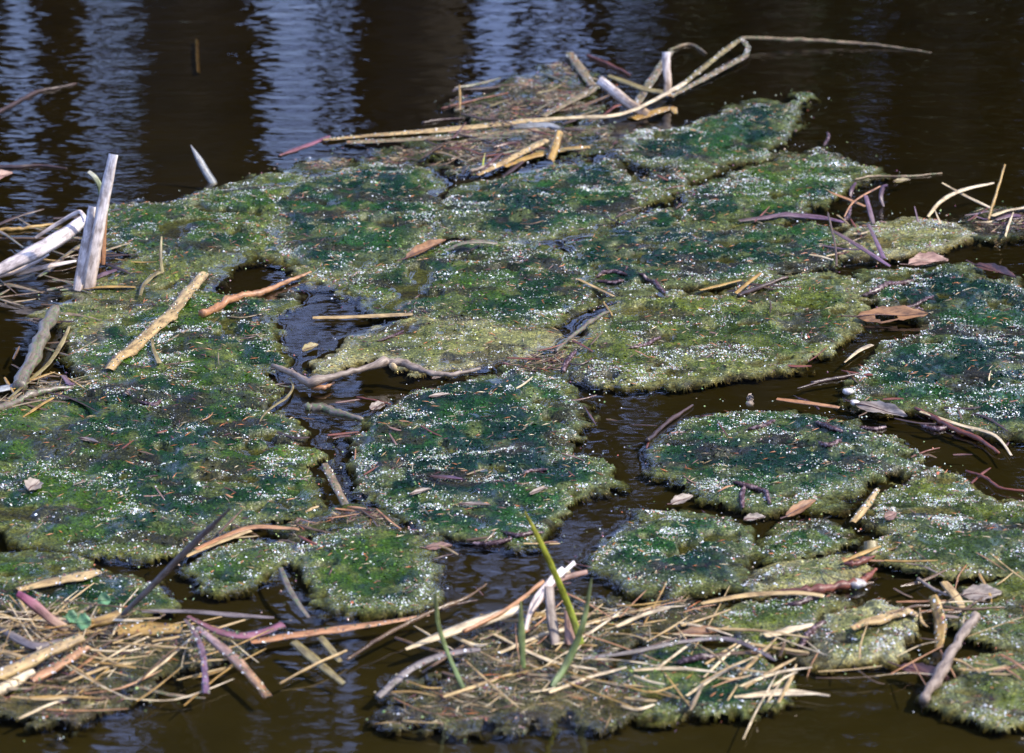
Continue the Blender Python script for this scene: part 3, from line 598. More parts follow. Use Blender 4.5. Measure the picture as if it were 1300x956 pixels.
# ---------------------------------------------------------------- reeds, straws, twigs, leaves
def path3(pts, lift, per=7, clamp=True, lin=False):
    ctrl = []
    for q in pts:
        if len(q) == 3: ctrl.append(tuple(P(q[0], q[1], q[2] * 0.01)))
        else: ctrl.append(tuple(S(q[0], q[1], lift)))
    if len(ctrl) == 2: per = max(per, 12)
    c = catmull(ctrl, per)
    if lin:                                              # broken, not bent
        cc = np.array(ctrl); c = np.concatenate([cc[i] + (cc[i + 1] - cc[i]) * np.linspace(0, 1, per, endpoint=False)[:, None] for i in range(len(cc) - 1)] + [cc[-1:]])
    if clamp:
        for q in c: q[2] = max(q[2], Hat(q[0], q[1]) + lift)
        for _ in range(3): c[1:-1, 2] = np.maximum(c[1:-1, 2], (c[:-2, 2] + c[2:, 2]) / 2)
    return c
def blade(name, mat, label, pts, wpx, cat, lift=0.0025, face=None, roll=0.0, camber=0.12, thick=0.0007, group=None, clamp=True, jit=0.06, parent=None, per=7, crust=0, lin=False):
    c = path3(pts, lift, per, clamp, lin); n = len(c)
    if not isinstance(wpx, (list, tuple)): wpx = [wpx, wpx]
    wv = np.interp(np.linspace(0, 1, n), np.linspace(0, 1, len(wpx)), wpx) * MM / 2 * (0.78 if mat in ('purple', 'pink', 'purplegrey', 'lilacrust') else 0.92)
    rg = np.random.default_rng(abs(hash((round(pts[0][0]), round(pts[0][1]), round(pts[-1][0])))) % 99991)
    ln = np.concatenate([[0], np.cumsum(np.linalg.norm(np.diff(c, axis=0), axis=1))])
    ph = rg.random(4) * 6.28
    V, UV, TP = [], [], []
    view = (Vector(c[n // 2].tolist()) - CAM).normalized()
    nrm = Vector(face) if face else Vector((0.1 * math.sin(ph[0]), 0.1 * math.cos(ph[0]), 1))
    last = None
    for i in range(n):
        t = Vector((c[min(i + 1, n - 1)] - c[max(i - 1, 0)]).tolist()).normalized()
        sd = t.cross(nrm)
        if sd.length < 1e-4: sd = last or Vector((1, 0, 0))
        sd.normalize(); 
        if last and sd.dot(last) < 0: sd = -sd
        last = sd.copy()
        ra = roll + 0.12 * math.sin(ln[i] * 18 + ph[1])
        sd = Quaternion(t, ra) @ sd
        up = sd.cross(t).normalized()
        if up.dot(nrm) < 0: up = -up
        app = abs(sd.dot(t.cross(view).normalized())) if t.cross(view).length > 1e-3 else 1
        hw = wv[i] / max(app, 0.38) * (1 + jit * math.sin(ln[i] * 70 + ph[2]) + jit * math.sin(ln[i] * 190 + ph[3]))
        th = thick if 0 < i < n - 1 else thick * 0.15
        p = Vector(c[i].tolist())
        for a, dz in ((-1, 0), (-.5, 0), (0, 0), (.5, 0), (1, 0), (.5, -1), (0, -1), (-.5, -1)):
            cz = -camber * abs(a) ** 1.6 * hw + (0.06 * hw if a == 0 else 0)
            V.append(p + sd * (a * hw) + up * (cz + dz * th)); UV.append((a * hw, ln[i], 0)); TP.append(i / (n - 1))
    F = [(i * 8 + k, i * 8 + (k + 1) % 8, (i + 1) * 8 + (k + 1) % 8, (i + 1) * 8 + k) for i in range(n - 1) for k in range(8)]
    o = mesh_np(name, np.array([tuple(v) for v in V]), np.array(F), M[mat], parent, attrs={'uvl': ('FLOAT_VECTOR', UV), 'tpos': ('FLOAT', TP)})
    if not parent: rebase(o); tag(o, label, cat, group)
    if crust: crusted(o, np.array([tuple(v) for v in V]).reshape(n, 8, 3)[:, :5], crust)
    return o
def crusted(o, rows, m):
    """wet duckweed and algae specks stuck to a reed"""
    rg = np.random.default_rng(m); i = np.clip((rg.beta(1.1, 1.1, m) * (len(rows) - 1)), 0, len(rows) - 1.001); k = rg.uniform(0, rows.shape[1] - 1.001, m)
    i0, k0 = i.astype(int), k.astype(int); fi, fk = (i - i0)[:, None], (k - k0)[:, None]
    p = (rows[i0, k0] * (1 - fk) + rows[i0, k0 + 1] * fk) * (1 - fi) + (rows[i0 + 1, k0] * (1 - fk) + rows[i0 + 1, k0 + 1] * fk) * fi - np.array(o.location)
    pal = np.array([(.70, .70, .68), (.05, .08, .02), (.14, .17, .05), (.10, .06, .05), (.45, .14, .06), (.35, .30, .18)])
    beads(p[:, 0], p[:, 1], p[:, 2] + .0003, rg.uniform(.0005, .0013, m), pal[rg.choice(6, m, p=[.22, .26, .22, .16, .04, .10])], o, 0.5)
    o.children[-1].name = 'algae_crust'
def stick(name, mat, label, pts, wpx, cat, lift=None, group=None, sides=7, bump=0.12, clamp=True, parent=None, per=7, knots=None, lin=False):
    if not isinstance(wpx, (list, tuple)): wpx = [wpx, wpx]
    c = path3(pts, lift if lift is not None else max(wpx) * MM * 0.3, per, clamp, lin); n = len(c)
    rad = np.interp(np.linspace(0, 1, n), np.linspace(0, 1, len(wpx)), wpx) * MM / 2 * 0.84
    rg = np.random.default_rng(abs(hash((round(pts[0][0]), round(pts[0][1]), round(pts[-1][0])))) % 99991)
    rad = rad * (1 + bump * rg.normal(size=n)); c = c + rg.normal(size=c.shape) * (np.array(rad) * 0.14)[:, None]
    if knots:
        for kf in knots: rad *= 1 + 0.4 * np.exp(-((np.linspace(0, 1, n) - kf) / 0.025) ** 2)
    c2 = np.concatenate([c[:1], c, c[-1:]]); c2[0] -= (c[1] - c[0]) * 0.02; c2[-1] += (c[-1] - c[-2]) * 0.02
    rad2 = np.concatenate([[rad[0] * 0.05], rad, [rad[-1] * 0.05]])
    V, F = tube(c2, rad2, sides)
    ln = np.concatenate([[0, 0], np.cumsum(np.linalg.norm(np.diff(c, axis=0), axis=1)), [0]]); ln[-1] = ln[-2]
    UV = [(math.cos(6.283 * k / sides) * rad2[min(i, len(rad2) - 1)] * 1.5, ln[i], 0) for i in range(len(c2)) for k in range(sides)]
    o = mesh_np(name, V, F, M[mat], parent, attrs={'uvl': ('FLOAT_VECTOR', UV), 'tpos': ('FLOAT', np.repeat(np.linspace(0, 1, len(c2)), sides))})
    if not parent: rebase(o); tag(o, label, cat, group)
    return o
def catkin(label, pts, wpx, mat='catkin', lift=0.0012, stalk=True, group='shed catkins'):
    c = path3(pts, lift, 12); n = len(c); sides = 9
    f = np.linspace(0, 1, n); rad = wpx * 0.72 * MM / 2 * np.sin(np.pi * np.clip(0.06 + 0.9 * f, 0, 1)) ** 0.45
    V, F = tube(c, np.ones(n), sides); V = V.reshape(n, sides, 3)
    for i in range(n):
        for k in range(sides):
            s = 1 + 0.30 * math.cos(math.pi * (i + k)) + 0.15 * math.sin(i * 5.3 + k * 2.1)
            V[i, k] = c[i] + (V[i, k] - c[i]) * rad[i] * s
    ln = np.concatenate([[0], np.cumsum(np.linalg.norm(np.diff(c, axis=0), axis=1))])
    UV = [(k * 0.0012, ln[i], 0) for i in range(n) for k in range(sides)]
    o = mesh_np('catkin', V.reshape(-1, 3), F, M[mat], attrs={'uvl': ('FLOAT_VECTOR', UV), 'tpos': ('FLOAT', np.repeat(f, sides))})
    rebase(o); tag(o, label, 'catkin', group)
    if stalk:
        t = c[0] - c[1]; t /= np.linalg.norm(t) + 1e-9; a = c[0] - np.array(o.location); b = a + t * 0.006 + np.array([0, 0, .001])
        V, F = tube([a - t * .001, (a + b) / 2 + np.array([0, 0, .0006]), b], [0.0006, 0.0005, 0.0003], 5)
        mesh_np('stalk', V, F, M['darktwig'], o, attrs={'uvl': ('FLOAT_VECTOR', V), 'tpos': ('FLOAT', np.zeros(len(V)))})
    return o
def leaf(mat, label, a, b, wpx, lift=0.004, curl=0.25, hole=False, tilt=0.28, name='dead_leaf', cat='leaf', blunt=0.8, petiole=True, group=None, seed=0):
    """flat tree leaf from pixel a to pixel b, with raised midrib and stalk"""
    pa = np.array(S(*a, lift)) if len(a) == 2 else np.array(P(a[0], a[1], a[2] * .01)); pb = np.array(S(*b, lift)) if len(b) == 2 else np.array(P(b[0], b[1], b[2] * .01))
    ax = pb - pa; L_ = np.linalg.norm(ax); ax /= L_
    sd = np.cross(np.array([0, 0, 1.0]), ax); sd /= np.linalg.norm(sd); up = np.cross(ax, sd)
    q = Quaternion(Vector(ax.tolist()), tilt); sd = np.array(q @ Vector(sd.tolist())); up = np.array(q @ Vector(up.tolist()))
    nu, nv = 17, 11; rg = random.Random(seed + int(a[0]))
    hw = wpx * MM; V = []; UV = []; ok = []
    for i in range(nu):
        s = i / (nu - 1); wd = hw * (math.sin(math.pi * min(1, max(0, s ** blunt))) ** 0.75 + 0.02) * (1 + 0.10 * math.sin(s * 21 + rg.random()))
        for j in range(nv):
            t = j / (nv - 1) * 2 - 1
            h = curl * wd * (t * t) + 0.10 * wd * abs(t) + 0.12 * hw * math.sin(s * 7 + t * 3 + seed) + 0.05 * hw * math.sin(s * 40 + abs(t) * 5) * abs(t)
            V.append(pa + ax * s * L_ + sd * t * wd + up * h); UV.append((t * wd, s * L_, 0)); ok.append(not (hole and (s - .42) ** 2 / .018 + (t + .35) ** 2 / .12 < 1))
    V = np.array(V); m = len(V); V2 = np.concatenate([V, V - up * 0.0004])
    F = []
    for i in range(nu - 1):
        for j in range(nv - 1):
            k = i * nv + j; f = (k, k + nv, k + nv + 1, k + 1)
            if all(ok[x] for x in f): F.append(f); F.append(tuple(x + m for x in f[::-1]))
    o = mesh_np(name, V2, np.array(F), M[mat], attrs={'uvl': ('FLOAT_VECTOR', UV + UV), 'tpos': ('FLOAT', np.tile(np.repeat(np.linspace(0, 1, nu), nv), 2))})
    rebase(o); tag(o, label, cat, group)
    mid = np.array([V[i * nv + nv // 2] for i in range(nu)]) - np.array(o.location) + up * 0.0003
    if petiole: mid = np.concatenate([[mid[0] - ax * L_ * .22 + up * .002], mid])
    r = np.linspace(0.0008, 0.0002, len(mid)); Vm, Fm = tube(mid, r, 5)
    mesh_np('midrib', Vm, Fm, M['leafdark' if mat != 'cress' else 'cress'], o, attrs={'uvl': ('FLOAT_VECTOR', Vm), 'tpos': ('FLOAT', np.zeros(len(Vm)))})
    return o

CAMF = (0.25, -1, 0.35)                                  # standing blades turn their flat side this way
G = 'reed_leaf'; RL = 'reed leaf'
# --- white broken reeds at the far corner of the mats
blade(G, 'pale', 'tallest bleached white reed leaf standing upright by the mottled algae', [(112,368,0.2),(122,310,5.5),(132,255,10.5),(144,196,16)], [20,19,17,14], RL, face=CAMF, clamp=False, jit=.02)
blade(G, 'pale', 'shorter bleached reed leaf standing against the tallest white one', [(98,369,0.2),(107,318,4.6),(117,262,9.6)], [14,15,11], RL, face=(-0.2,-1,.35), clamp=False, jit=.02)
blade(G, 'rust', 'narrow rusty reed strip tucked behind the upright white reed', [(131,336,0.3),(133,290,4.4),(136,262,7)], [7,6,4], RL, face=CAMF, clamp=False)
blade(G, 'rust', 'second slim rusty reed strip close behind the white reed', [(126,334,0.3),(128,300,3.6),(129,270,6.2)], [5,6,5], RL, face=(.6,-1,.3), clamp=False)
blade(G, 'greentip', 'short curved reed tip, green below and cream above, behind the white reed', [(131,262,8.6),(128,240,10.7),(121,226,12.2),(112,218,12.8)], [8,9,8,6], RL, face=(.5,-1,.4), clamp=False)
blade(G, 'pale', 'wide pale reed leaf leaning down to the water from the upright reeds', [(-40,362,0.3),(0,342,2.0),(50,317,4.0),(85,296,5.4),(108,277,6.4)], [12,17,24,22,13], RL, face=(0.1,-1,.55), clamp=False, jit=.03)
blade(G, 'pale', 'thin pale reed strip folded back above the wide leaning leaf', [(45,302,3.6),(75,283,5.4),(98,270,6.8),(104,271,6.9),(109,279,6.4)], [5,7,7,6,7], RL, face=CAMF, clamp=False, jit=.02)
blade(G, 'paletan', 'slim tan reed sliver below the wide leaning leaf', [(20,348,0.5),(60,338,0.9),(97,331,1.2)], [6,8,3], RL, face=(0,-1,.8), clamp=False)
blade(G, 'paletan', 'brownish underside strip of reed hanging under the pale leaning leaf', [(-10,352,.8),(30,338,1.2),(62,322,2.6)], [9,12,5], RL, face=(0,-1,.9), clamp=False)
stick('old_reed', 'ochre', 'ochre reed stem floating behind the leaning pale reeds', [(-60,296),(0,292),(30,290),(78,283)], [8,8,7,4], 'reed stem')
stick('old_reed', 'wetbrown', 'thin sunken brown stem behind the upright white reeds', [(-30,302),(40,303),(100,302)], [5,5,4], 'reed stem', lift=.0006)
blade(G, 'purple', 'short purple leaf lying at the foot of the upright reeds', [(119,354),(133,347),(151,341)], [3,8,4], RL)
blade(G, 'ochre', 'flat ochre straw at the base of the upright reeds', [(102,366),(140,363),(172,364)], [4,6,3], RL)
stick('old_reed', 'greybrown', 'thick algae crusted grey reed stump leaning in the dark gap', [(22,492,.3),(38,462,.8),(55,425,1.1),(70,393,1.2)], [22,24,22,16], 'reed stem', clamp=False, knots=(.5,))
blade('grass_blade', 'olive', 'dry bent grass blade over the dark gap beside the grey stump', [(10,507),(38,482),(62,460),(78,435),(88,414)], [3,5,6,7,4], 'grass')
blade(G, 'purple', 'short purple reed end poking from the thatch by the gap', [(80,476,.6),(91,491,.4)], [8,9], RL)
blade(G, 'silver', 'bluish grey wet blade at the very edge of the thatch', [(-30,498),(0,493),(26,487)], [8,9,5], RL)
stick('twig', 'greybrown', 'rough grey twig along the brown thatch strip', [(-20,528),(20,512),(52,500),(92,492)], [12,11,9,5], 'twig')
stick('twig', 'darktwig', 'mossy dark twig lying alone in the far open water', [(-40,160),(0,141),(44,118),(70,112),(97,106)], [7,8,8,6,3], 'twig', lift=.001)
stick('twig', 'darktwig', 'thin reddish twig floating beside the orange leaf scrap', [(-30,212),(20,212),(50,210),(85,214)], [8,8,6,2], 'twig', lift=.0008)
leaf('leafpink', 'orange brown leaf scrap floating in the far water', (-16,228), (16,219), 10, lift=.002)
blade(G, 'silver', 'silvery pointed leaf standing out of the open water', [(273,235,-.3),(262,218,1.2),(252,201,2.7),(242,184,4.3)], [12,13,10,1.5], RL, face=(.3,-1,.3), clamp=False, camber=.35)
blade(G, 'pink', 'pink red leaf floating at the end of the long yellow reed', [(354,197),(370,190),(395,181),(418,172)], [3,8,8,4], RL, lift=.0015, camber=.3)
blade(G, 'mossy', 'submerged upright yellow stem far out in the water', [(250,50,-.42),(252,92,-.5)], [7,7], RL, face=CAMF, clamp=False)
# --- long reeds at the back
blade(G, 'straw', 'longest straight yellow reed floating along the back of the mats', [(410,177),(470,171),(560,164),(650,156),(735,149)], [4,8,9,8,5], RL, lift=.003, crust=160)
blade(G, 'mossy', 'second floating reed half sunk alongside the long yellow one', [(440,180),(520,176),(600,170),(700,163)], [6,9,10,6], RL, lift=.001, crust=140)
blade(G, 'strawpale', 'slender pale ribbon curving up to the standing reed stub', [(655,153,.4),(730,149,.7),(775,147,.9),(805,139,1.3),(830,127,1.9),(848,117,2.6),(870,104,3.0)], [4,6,6,6,6,7,7], RL, face=(0,-.6,1), clamp=False, jit=.02)
blade(G, 'paletan', 'pale broad reed stub leaning from the ribbon towards the scum raft', [(822,146,.3),(800,133,1.3),(780,117,2.6),(760,101,3.8)], [18,18,18,17], RL, face=(-.3,-1,.5), clamp=False, jit=.02)
blade(G, 'paletan', 'pale reed stub standing straight up at the back', [(847,122,.8),(848,104,2.6),(846,85,4.4),(846,66,6.3)], [14,14,14,15], RL, face=(.1,-1,.3), clamp=False, jit=.02, camber=.3)
blade(G, 'ochre', 'wet amber reed end in the water below the standing stub', [(802,150),(828,141),(850,136),(858,144)], [10,14,13,6], RL, lift=.002, crust=40)
blade(G, 'olive', 'yellow green reed arching into the standing stub', [(772,96,1.2),(795,104,1.0),(820,113,.8),(846,117,.8)], [6,8,9,6], RL, face=(0,-.7,1), clamp=False)
blade(G, 'mossy', 'broad algae covered reed lying behind the standing stub', [(806,134,.3),(822,108,.5),(838,84,.5),(852,64,.4)], [14,15,14,10], RL, lift=.002, crust=160)
stick('twig', 'mossy', 'mossy thin side shoot behind the standing stub', [(850,64),(868,57),(882,58),(897,68)], [6,6,5,2], 'twig')
blade(G, 'olive', 'green folded reed running to the far bend', [(858,114,.4),(885,92,.6),(912,70,.9),(940,49,1.2)], [6,9,9,7], RL, face=(.1,-.4,1), clamp=False, crust=120)
blade(G, 'mossy', 'brown bead crusted reed running to the far bend', [(852,122,.2),(900,96,.45),(947,70,.7),(950,60,.9),(941,48,1.2)], [6,9,9,8,6], RL, face=(.1,-.4,1), clamp=False, crust=260, lin=True)
stick('old_reed', 'mossy', 'straight reed stem pointing from the far bend out over open water', [(940,48,1.2),(1000,50,.9),(1060,53,.6),(1120,58,.3),(1182,67,.0)], [7,8,7,5,1.5], 'reed stem', clamp=False)
blade(G, 'mossy', 'short mossy reed propped on the scum raft', [(722,66,1.0),(735,84,.8),(752,108,.6)], [13,16,13], RL, face=(0,-.6,1), clamp=False, crust=90)
blade(G, 'mossy', 'mossy slanting reed across the front of the scum raft', [(688,147),(715,132),(745,117),(760,108)], [8,11,11,8], RL, lift=.004, crust=90)
stick('twig', 'redroot', 'thin reddish rib leaving the scum raft for the water', [(745,70),(770,80),(800,95)], [4,6,3], 'twig')
stick('twig', 'ochre', 'small amber twig standing in the open water', [(584,146,-.5),(584,125,1.4),(583,108,3.0)], [4,4.5,4], 'twig', clamp=False)
leaf('leafgrey', 'tiny grey scrap clinging to the amber twig', (574,116,1.6), (584,113,2.0), 4, petiole=False, name='leaf_scrap')
blade(G, 'straw', 'upper of two crossed yellow reed stubs in the muddy film', [(606,222),(640,205),(668,190),(693,177)], [5,9,11,10], RL, lift=.006, crust=60)
blade(G, 'ochre', 'lower of two crossed yellow reed stubs in the muddy film', [(640,211),(680,196),(715,189),(748,186)], [6,9,8,5], RL, lift=.004, crust=50)
blade(G, 'ochre', 'stubby amber reed butt standing among the crossed reeds', [(700,203,.4),(706,186,1.3),(712,166,2.4)], [14,16,15], RL, face=CAMF, clamp=False, camber=.5, crust=30)
blade(G, 'silver', 'wet pale strip shining beside the long yellow reed', [(650,160),(690,158),(710,162)], [6,11,5], RL, lift=.004)
stick('twig', 'greywood', 'short grey twig by the tiny green sprout', [(598,217),(612,213),(628,209)], [6,6,4], 'twig')
blade('grass_blade', 'green', 'tiny green sprout in the dark pool among the reeds', [(613,212,.2),(614,203,.8),(616,194,1.5)], [3,3,1], 'grass', face=CAMF, clamp=False)
stick('twig', 'redroot', 'rusty thin stalk at the near end of the scum raft', [(560,138),(600,128),(645,118)], [3,4,2], 'twig')
stick('twig', 'darktwig', 'dark trailing stalk left of the scum raft', [(536,156),(560,152),(590,150)], [5,5,3], 'twig')
# --- right side, purple leaves and grasses
blade(G, 'purple', 'long wine coloured leaf lying behind the sandy bar', [(938,280),(970,276),(1010,273),(1045,276),(1072,282)], [4,8,9,8,3], RL, lift=.004)
blade(G, 'purple', 'purple leaf rising out of the water, curled at the tip', [(1122,262,.1),(1119,250,1.0),(1122,238,2.0),(1127,236,2.2)], [4,8,9,4], RL, face=CAMF, clamp=False, camber=.4)
blade(G, 'purple', 'smaller purple hooked leaf close to the bright green mat', [(1080,249,.1),(1082,240,.8),(1087,232,1.5)], [5,8,4], RL, face=CAMF, clamp=False, camber=.4)
blade(G, 'purple', 'dusky purple leaf stuck upright behind the sandy bar', [(1109,284,.4),(1104,266,1.6),(1099,248,2.8)], [8,9,7], RL, face=CAMF, clamp=False)
blade(G, 'purple', 'bright violet stalk slanting down in front of the sandy bar', [(1056,292,1.8),(1085,309,1.4),(1110,325,.9),(1130,338,.4)], [5,7,7,4], RL, face=(0,-.7,1), clamp=False)
blade(G, 'purple', 'violet leaf hanging over the front of the sandy bar', [(1102,284,1.5),(1112,305,1.2),(1122,328,.5)], [6,7,8], RL, face=(0,-.7,1), clamp=False)
stick('twig', 'wetbrown', 'brown stalk standing at the near end of the sandy bar', [(1062,338,.2),(1060,310,1.6),(1051,270,3.4)], [4,4,3], 'twig', clamp=False)
blade(G, 'purple', 'little lilac tip sticking up from the sandy bar', [(1166,282,.8),(1161,262,2.2)], [5,1.5], RL, face=CAMF, clamp=False)
blade('grass_blade', 'strawpale', 'small pale tip sticking up beside the lilac one', [(1194,284,.7),(1187,267,1.8)], [4,1], 'grass', face=CAMF, clamp=False)
stick('twig', 'mossy', 'thin olive stalk lying on the water beyond the purple leaves', [(1085,228),(1110,224),(1150,224),(1196,220)], [3,4,5,2], 'twig', lift=.001)
leaf('olive', 'tiny yellow green leaf scrap on the olive stalk', (1134,231), (1156,228), 5, lift=.002, petiole=False, name='leaf_scrap')
blade('grass_blade', 'strawpale', 'long pale grass arching over the open water, crossed by a straight one', [(1178,275,.4),(1195,255,1.4),(1222,241,1.8),(1262,232,1.6)], [5,6,6,2], 'grass', face=(0,-.7,1), clamp=False)
blade('grass_blade', 'strawpale', 'straight pale grass crossing the arching one', [(1196,232,1.9),(1225,248,1.2),(1258,264,.5)], [2,4,3], 'grass', face=(0,-.7,1), clamp=False)
stick('twig', 'ochre', 'brown stake leaning up from the straw beside the sandy bar', [(1254,280,.2),(1264,248,2.6),(1276,209,5.6)], [5,5,3], 'twig', clamp=False)
blade('grass_blade', 'rust', 'orange grass stem sagging across the green mat tail', [(1052,243),(1075,252),(1099,262)], [2,4,3], 'grass', lift=.005)
blade('grass_blade', 'rust', 'thin orange brown stem bowed beside the dusky purple leaf', [(1072,275,.3),(1085,255,1.4),(1118,236,1.2)], [2,3,2], 'grass', face=(0,-.7,1), clamp=False)
blade(G, 'strawpale', 'cream straw on the dark scum beside the leaning stake', [(1258,274),(1285,266),(1340,258)], [5,7,6], RL, lift=.006)
blade(G, 'purple', 'purple blade under the cream straw', [(1264,279),(1282,273),(1296,274)], [5,8,4], RL, lift=.004)
leaf('leafpink', 'crinkled pinkish dead leaf half afloat behind the big sparkling mat', (1153,336), (1204,330), 13, curl=.5)
leaf('leafdark', 'dark red dead leaf floating behind the big sparkling mat', (1238,336), (1290,352), 9, curl=.4)
leaf('leafbrown', 'flat brown dead leaf with a hole bitten in its edge', (1088,402), (1178,398), 15, curl=.06, hole=True, lift=.006, tilt=.42)
leaf('leafgrey', 'grey brown dead leaf at the head of the oval mat', (1087,513), (1152,528), 12, curl=.2, lift=.004)
leaf('leafbrown', 'brown leaf strip beside the oval mat', (998,656), (1036,634), 7, curl=.3, lift=.002)
leaf('leafgrey', 'grey torn leaf scrap by the oval mat', (852,640), (880,629), 7, curl=.3, lift=.002)
leaf('leafpink', 'small rounded tan leaf by the tan stake', (1124,659), (1138,651), 7, curl=.2, lift=.005, petiole=False, name='leaf_scrap')
leaf('leafgrey', 'oval grey tan leaf over the murky algae', (1222,756), (1272,752), 13, curl=.1, lift=.003)
leaf('leafgrey', 'white papery scrap caught at the islet', (944,660), (972,656), 6, curl=.4, lift=.005, petiole=False, name='leaf_scrap')
leaf('leafgrey', 'pale papery scrap lying on the wide algae field', (36,622), (50,610), 10, curl=.3, lift=.004, petiole=False, name='leaf_scrap')
leaf('leafgrey', 'pinkish bud scale upright by the tiny sprout', (588,222,.6), (594,210,1.8), 6, curl=.6, petiole=False, name='leaf_scrap')
leaf('leafpink', 'rusty leaf sunk in front of the bulging mat', (540,696), (574,692), 6, curl=.2, lift=.001)
leaf('leafgrey', 'dull leaf half sunk at the knobbly stick pool', (470,520), (490,512), 7, curl=.3, lift=.001, petiole=False, name='leaf_scrap')
for k, (a, b, lb) in enumerate([((548,481),(572,474),'narrow cream husk on the upper part of the bulging mat'), ((544,504),(572,500),'cream seed husk below the first on the bulging mat'), ((520,628),(548,620),'cream husk near the waist of the bulging mat'),
        ((546,605),(590,609),'purplish husk across the waist of the bulging mat'), ((582,640),(624,641),'long pale husk near the front of the bulging mat'), ((100,556),(126,562),'tan husk on the wide algae field'),
        ((672,628),(694,618),'pale torn husk on the bulge of the mat'), ((160,497),(166,502),'white crumb on the wide algae field')]):
    leaf('leafgrey' if k != 3 else 'purple', lb, a, b, 3.4, lift=.003, curl=.4, petiole=False, name='seed_husk', cat='husk')
# --- sticks across the mats
blade(G, 'straw', 'long tan reed lying across the grey green algae bed', [(138,468),(170,440),(205,405),(228,385),(258,345)], [14,17,18,16,15], RL, lift=.004, camber=.3, crust=150)
stick('twig', 'rust', 'orange brown broken stick at the edge of the bright pool', [(258,399),(285,387),(312,376),(338,369),(368,356),(395,345)], [14,13,12,10,7,3], 'twig')
blade('grass_blade', 'olive', 'olive grass blade dangling on the grey green bed', [(193,430),(195,445),(202,461)], [3,6,7], 'grass', lift=.004)
blade('grass_blade', 'olive', 'yellow grass stem upright in the algae near the white reeds', [(206,346,.8),(204,325,2.2),(205,300,4)], [5,5,3], 'grass', face=CAMF, clamp=False)
blade('grass_blade', 'olive', 'yellow grass stem bending from the upright one to the algae', [(178,375),(184,360),(205,344)], [5,6,5], 'grass', lift=.006)
gs = stick('twig', 'greywood', 'knobbly grey stick bridging the dark pool', [(346,464,1.0),(372,474,1.0),(392,486,1.1),(440,474,1.5),(488,460,1.8),(512,461,1.7),(545,473,1.2),(572,476,1.0),(610,468,1.2)], [7,11,12,10,11,13,9,7,4], 'twig', clamp=False, knots=(.27,.5), bump=.10, lin=True)
c0 = P(498, 466, 1.9 * .01) - gs.location
V, F = tube([c0 + Vector((0, .004, 0)), c0 + Vector((.002, -.004, .001)), c0 + Vector((.002, -.0042, .001))], [.0036, .0036, .0003], 9)
mesh_np('cut_knot', V, F, M['strawpale'], gs, attrs={'uvl': ('FLOAT_VECTOR', V), 'tpos': ('FLOAT', np.zeros(len(V)))})
stick('twig', 'rust', 'short rust brown splinter under the knobbly stick', [(396,491,.5),(410,492,.5),(424,486,.5)], [8,8,3], 'twig', clamp=False)
blade('straw_stalk', 'straw', 'single straw floating across the small dark pool', [(397,403),(440,402),(485,400),(524,398)], [4,5,6,4], 'straw', lift=.003)
stick('twig', 'greybrown', 'drowned lumpy stick in the pool under the knobbly stick', [(388,518),(410,518),(430,524),(460,532)], [12,16,11,6], 'twig', lift=.001)
stick('twig', 'redroot', 'thin reddish stem across the pool under the knobbly stick', [(452,504),(475,508),(496,513)], [3,3,2], 'twig', lift=.002)
blade('grass_blade', 'olive', 'bent olive grass at the end of the knobbly stick', [(330,535),(345,518),(364,504),(372,490),(366,480)], [2,3,4,3,2], 'grass', lift=.004)
leaf('olive', 'curled yellow leaf at the rim of the bright pool', (384,446), (404,437), 6, curl=.5, lift=.003, petiole=False, name='leaf_scrap')
leaf('leafbrown', 'long curled brown leaf in the open crease between dark mats', (515,328), (566,304), 8, curl=.6, lift=.004)
blade(G, 'greybrown', 'dark narrow leaf bowed over the open crease', [(566,318,.9),(585,309,1.5),(608,306,1.5),(632,309,.9)], [3,5,6,3], RL, face=(0,-.5,1), clamp=False)
blade('straw_stalk', 'straw', 'straw spanning the notch beside the dark middle mat', [(733,354),(755,364),(780,376)], [3,3,2], 'straw', lift=.003)
stick('twig', 'greybrown', 'olive stem along the dark channel to the yellow green mat', [(706,446),(730,425),(752,408),(772,396)], [5,7,7,4], 'twig', lift=.003)
stick('twig', 'ochre', 'short orange splinter on the yellow green mat', [(766,384),(772,393),(777,401)], [4,4,3], 'twig')
blade('straw_stalk', 'ochre', 'golden straw lying flat in the hollow of the yellow green mat', [(888,368),(912,362),(940,355)], [3,5,3], 'straw', lift=.004)
blade('straw_stalk', 'ochre', 'golden straw leaning over the flat one in the hollow', [(934,372,.7),(948,360,1.2),(966,346,1.7)], [5,6,5], 'straw', face=(0,-.7,1), clamp=False)
stick('twig', 'darktwig', 'dark twig in the hollow of the yellow green mat', [(938,376),(965,365),(1000,352)], [6,8,4], 'twig')
stick('twig', 'darktwig', 'dark twig end in the channel beside the oval mat', [(822,560),(845,538),(880,514)], [7,7,4], 'twig', lift=.002)
blade('straw_stalk', 'rust', 'thin straw, white at one end and red at the other, over the oval mat', [(986,506),(1025,511),(1066,517)], [4,5,4], 'straw', lift=.004)
stick('twig', 'greywood', 'short grey stub standing at the back of the oval mat', [(952,514,.6),(953,504,1.4)], [11,9], 'twig', clamp=False)
blade('straw_stalk', 'strawpale', 'broken tan stalk pointing into the dark channel', [(1072,460),(1090,445),(1106,437)], [2,5,5], 'straw', lift=.003)
stick('twig', 'darktwig', 'dark sunken twig pointing at the white pebbles', [(1030,486),(1060,481),(1092,474)], [5,6,3], 'twig', lift=.001)
stick('twig', 'redroot', 'dark red branched twig from the big mat to the peaked mat', [(1162,518),(1185,530),(1215,546),(1240,556),(1268,575)], [4,8,8,7,4], 'twig', lift=.003)
stick('twig', 'redroot', 'long thin dark red twig arching beside the peaked mat', [(1226,598),(1250,606),(1272,620),(1310,624)], [4,5,4,3], 'twig', lift=.003)
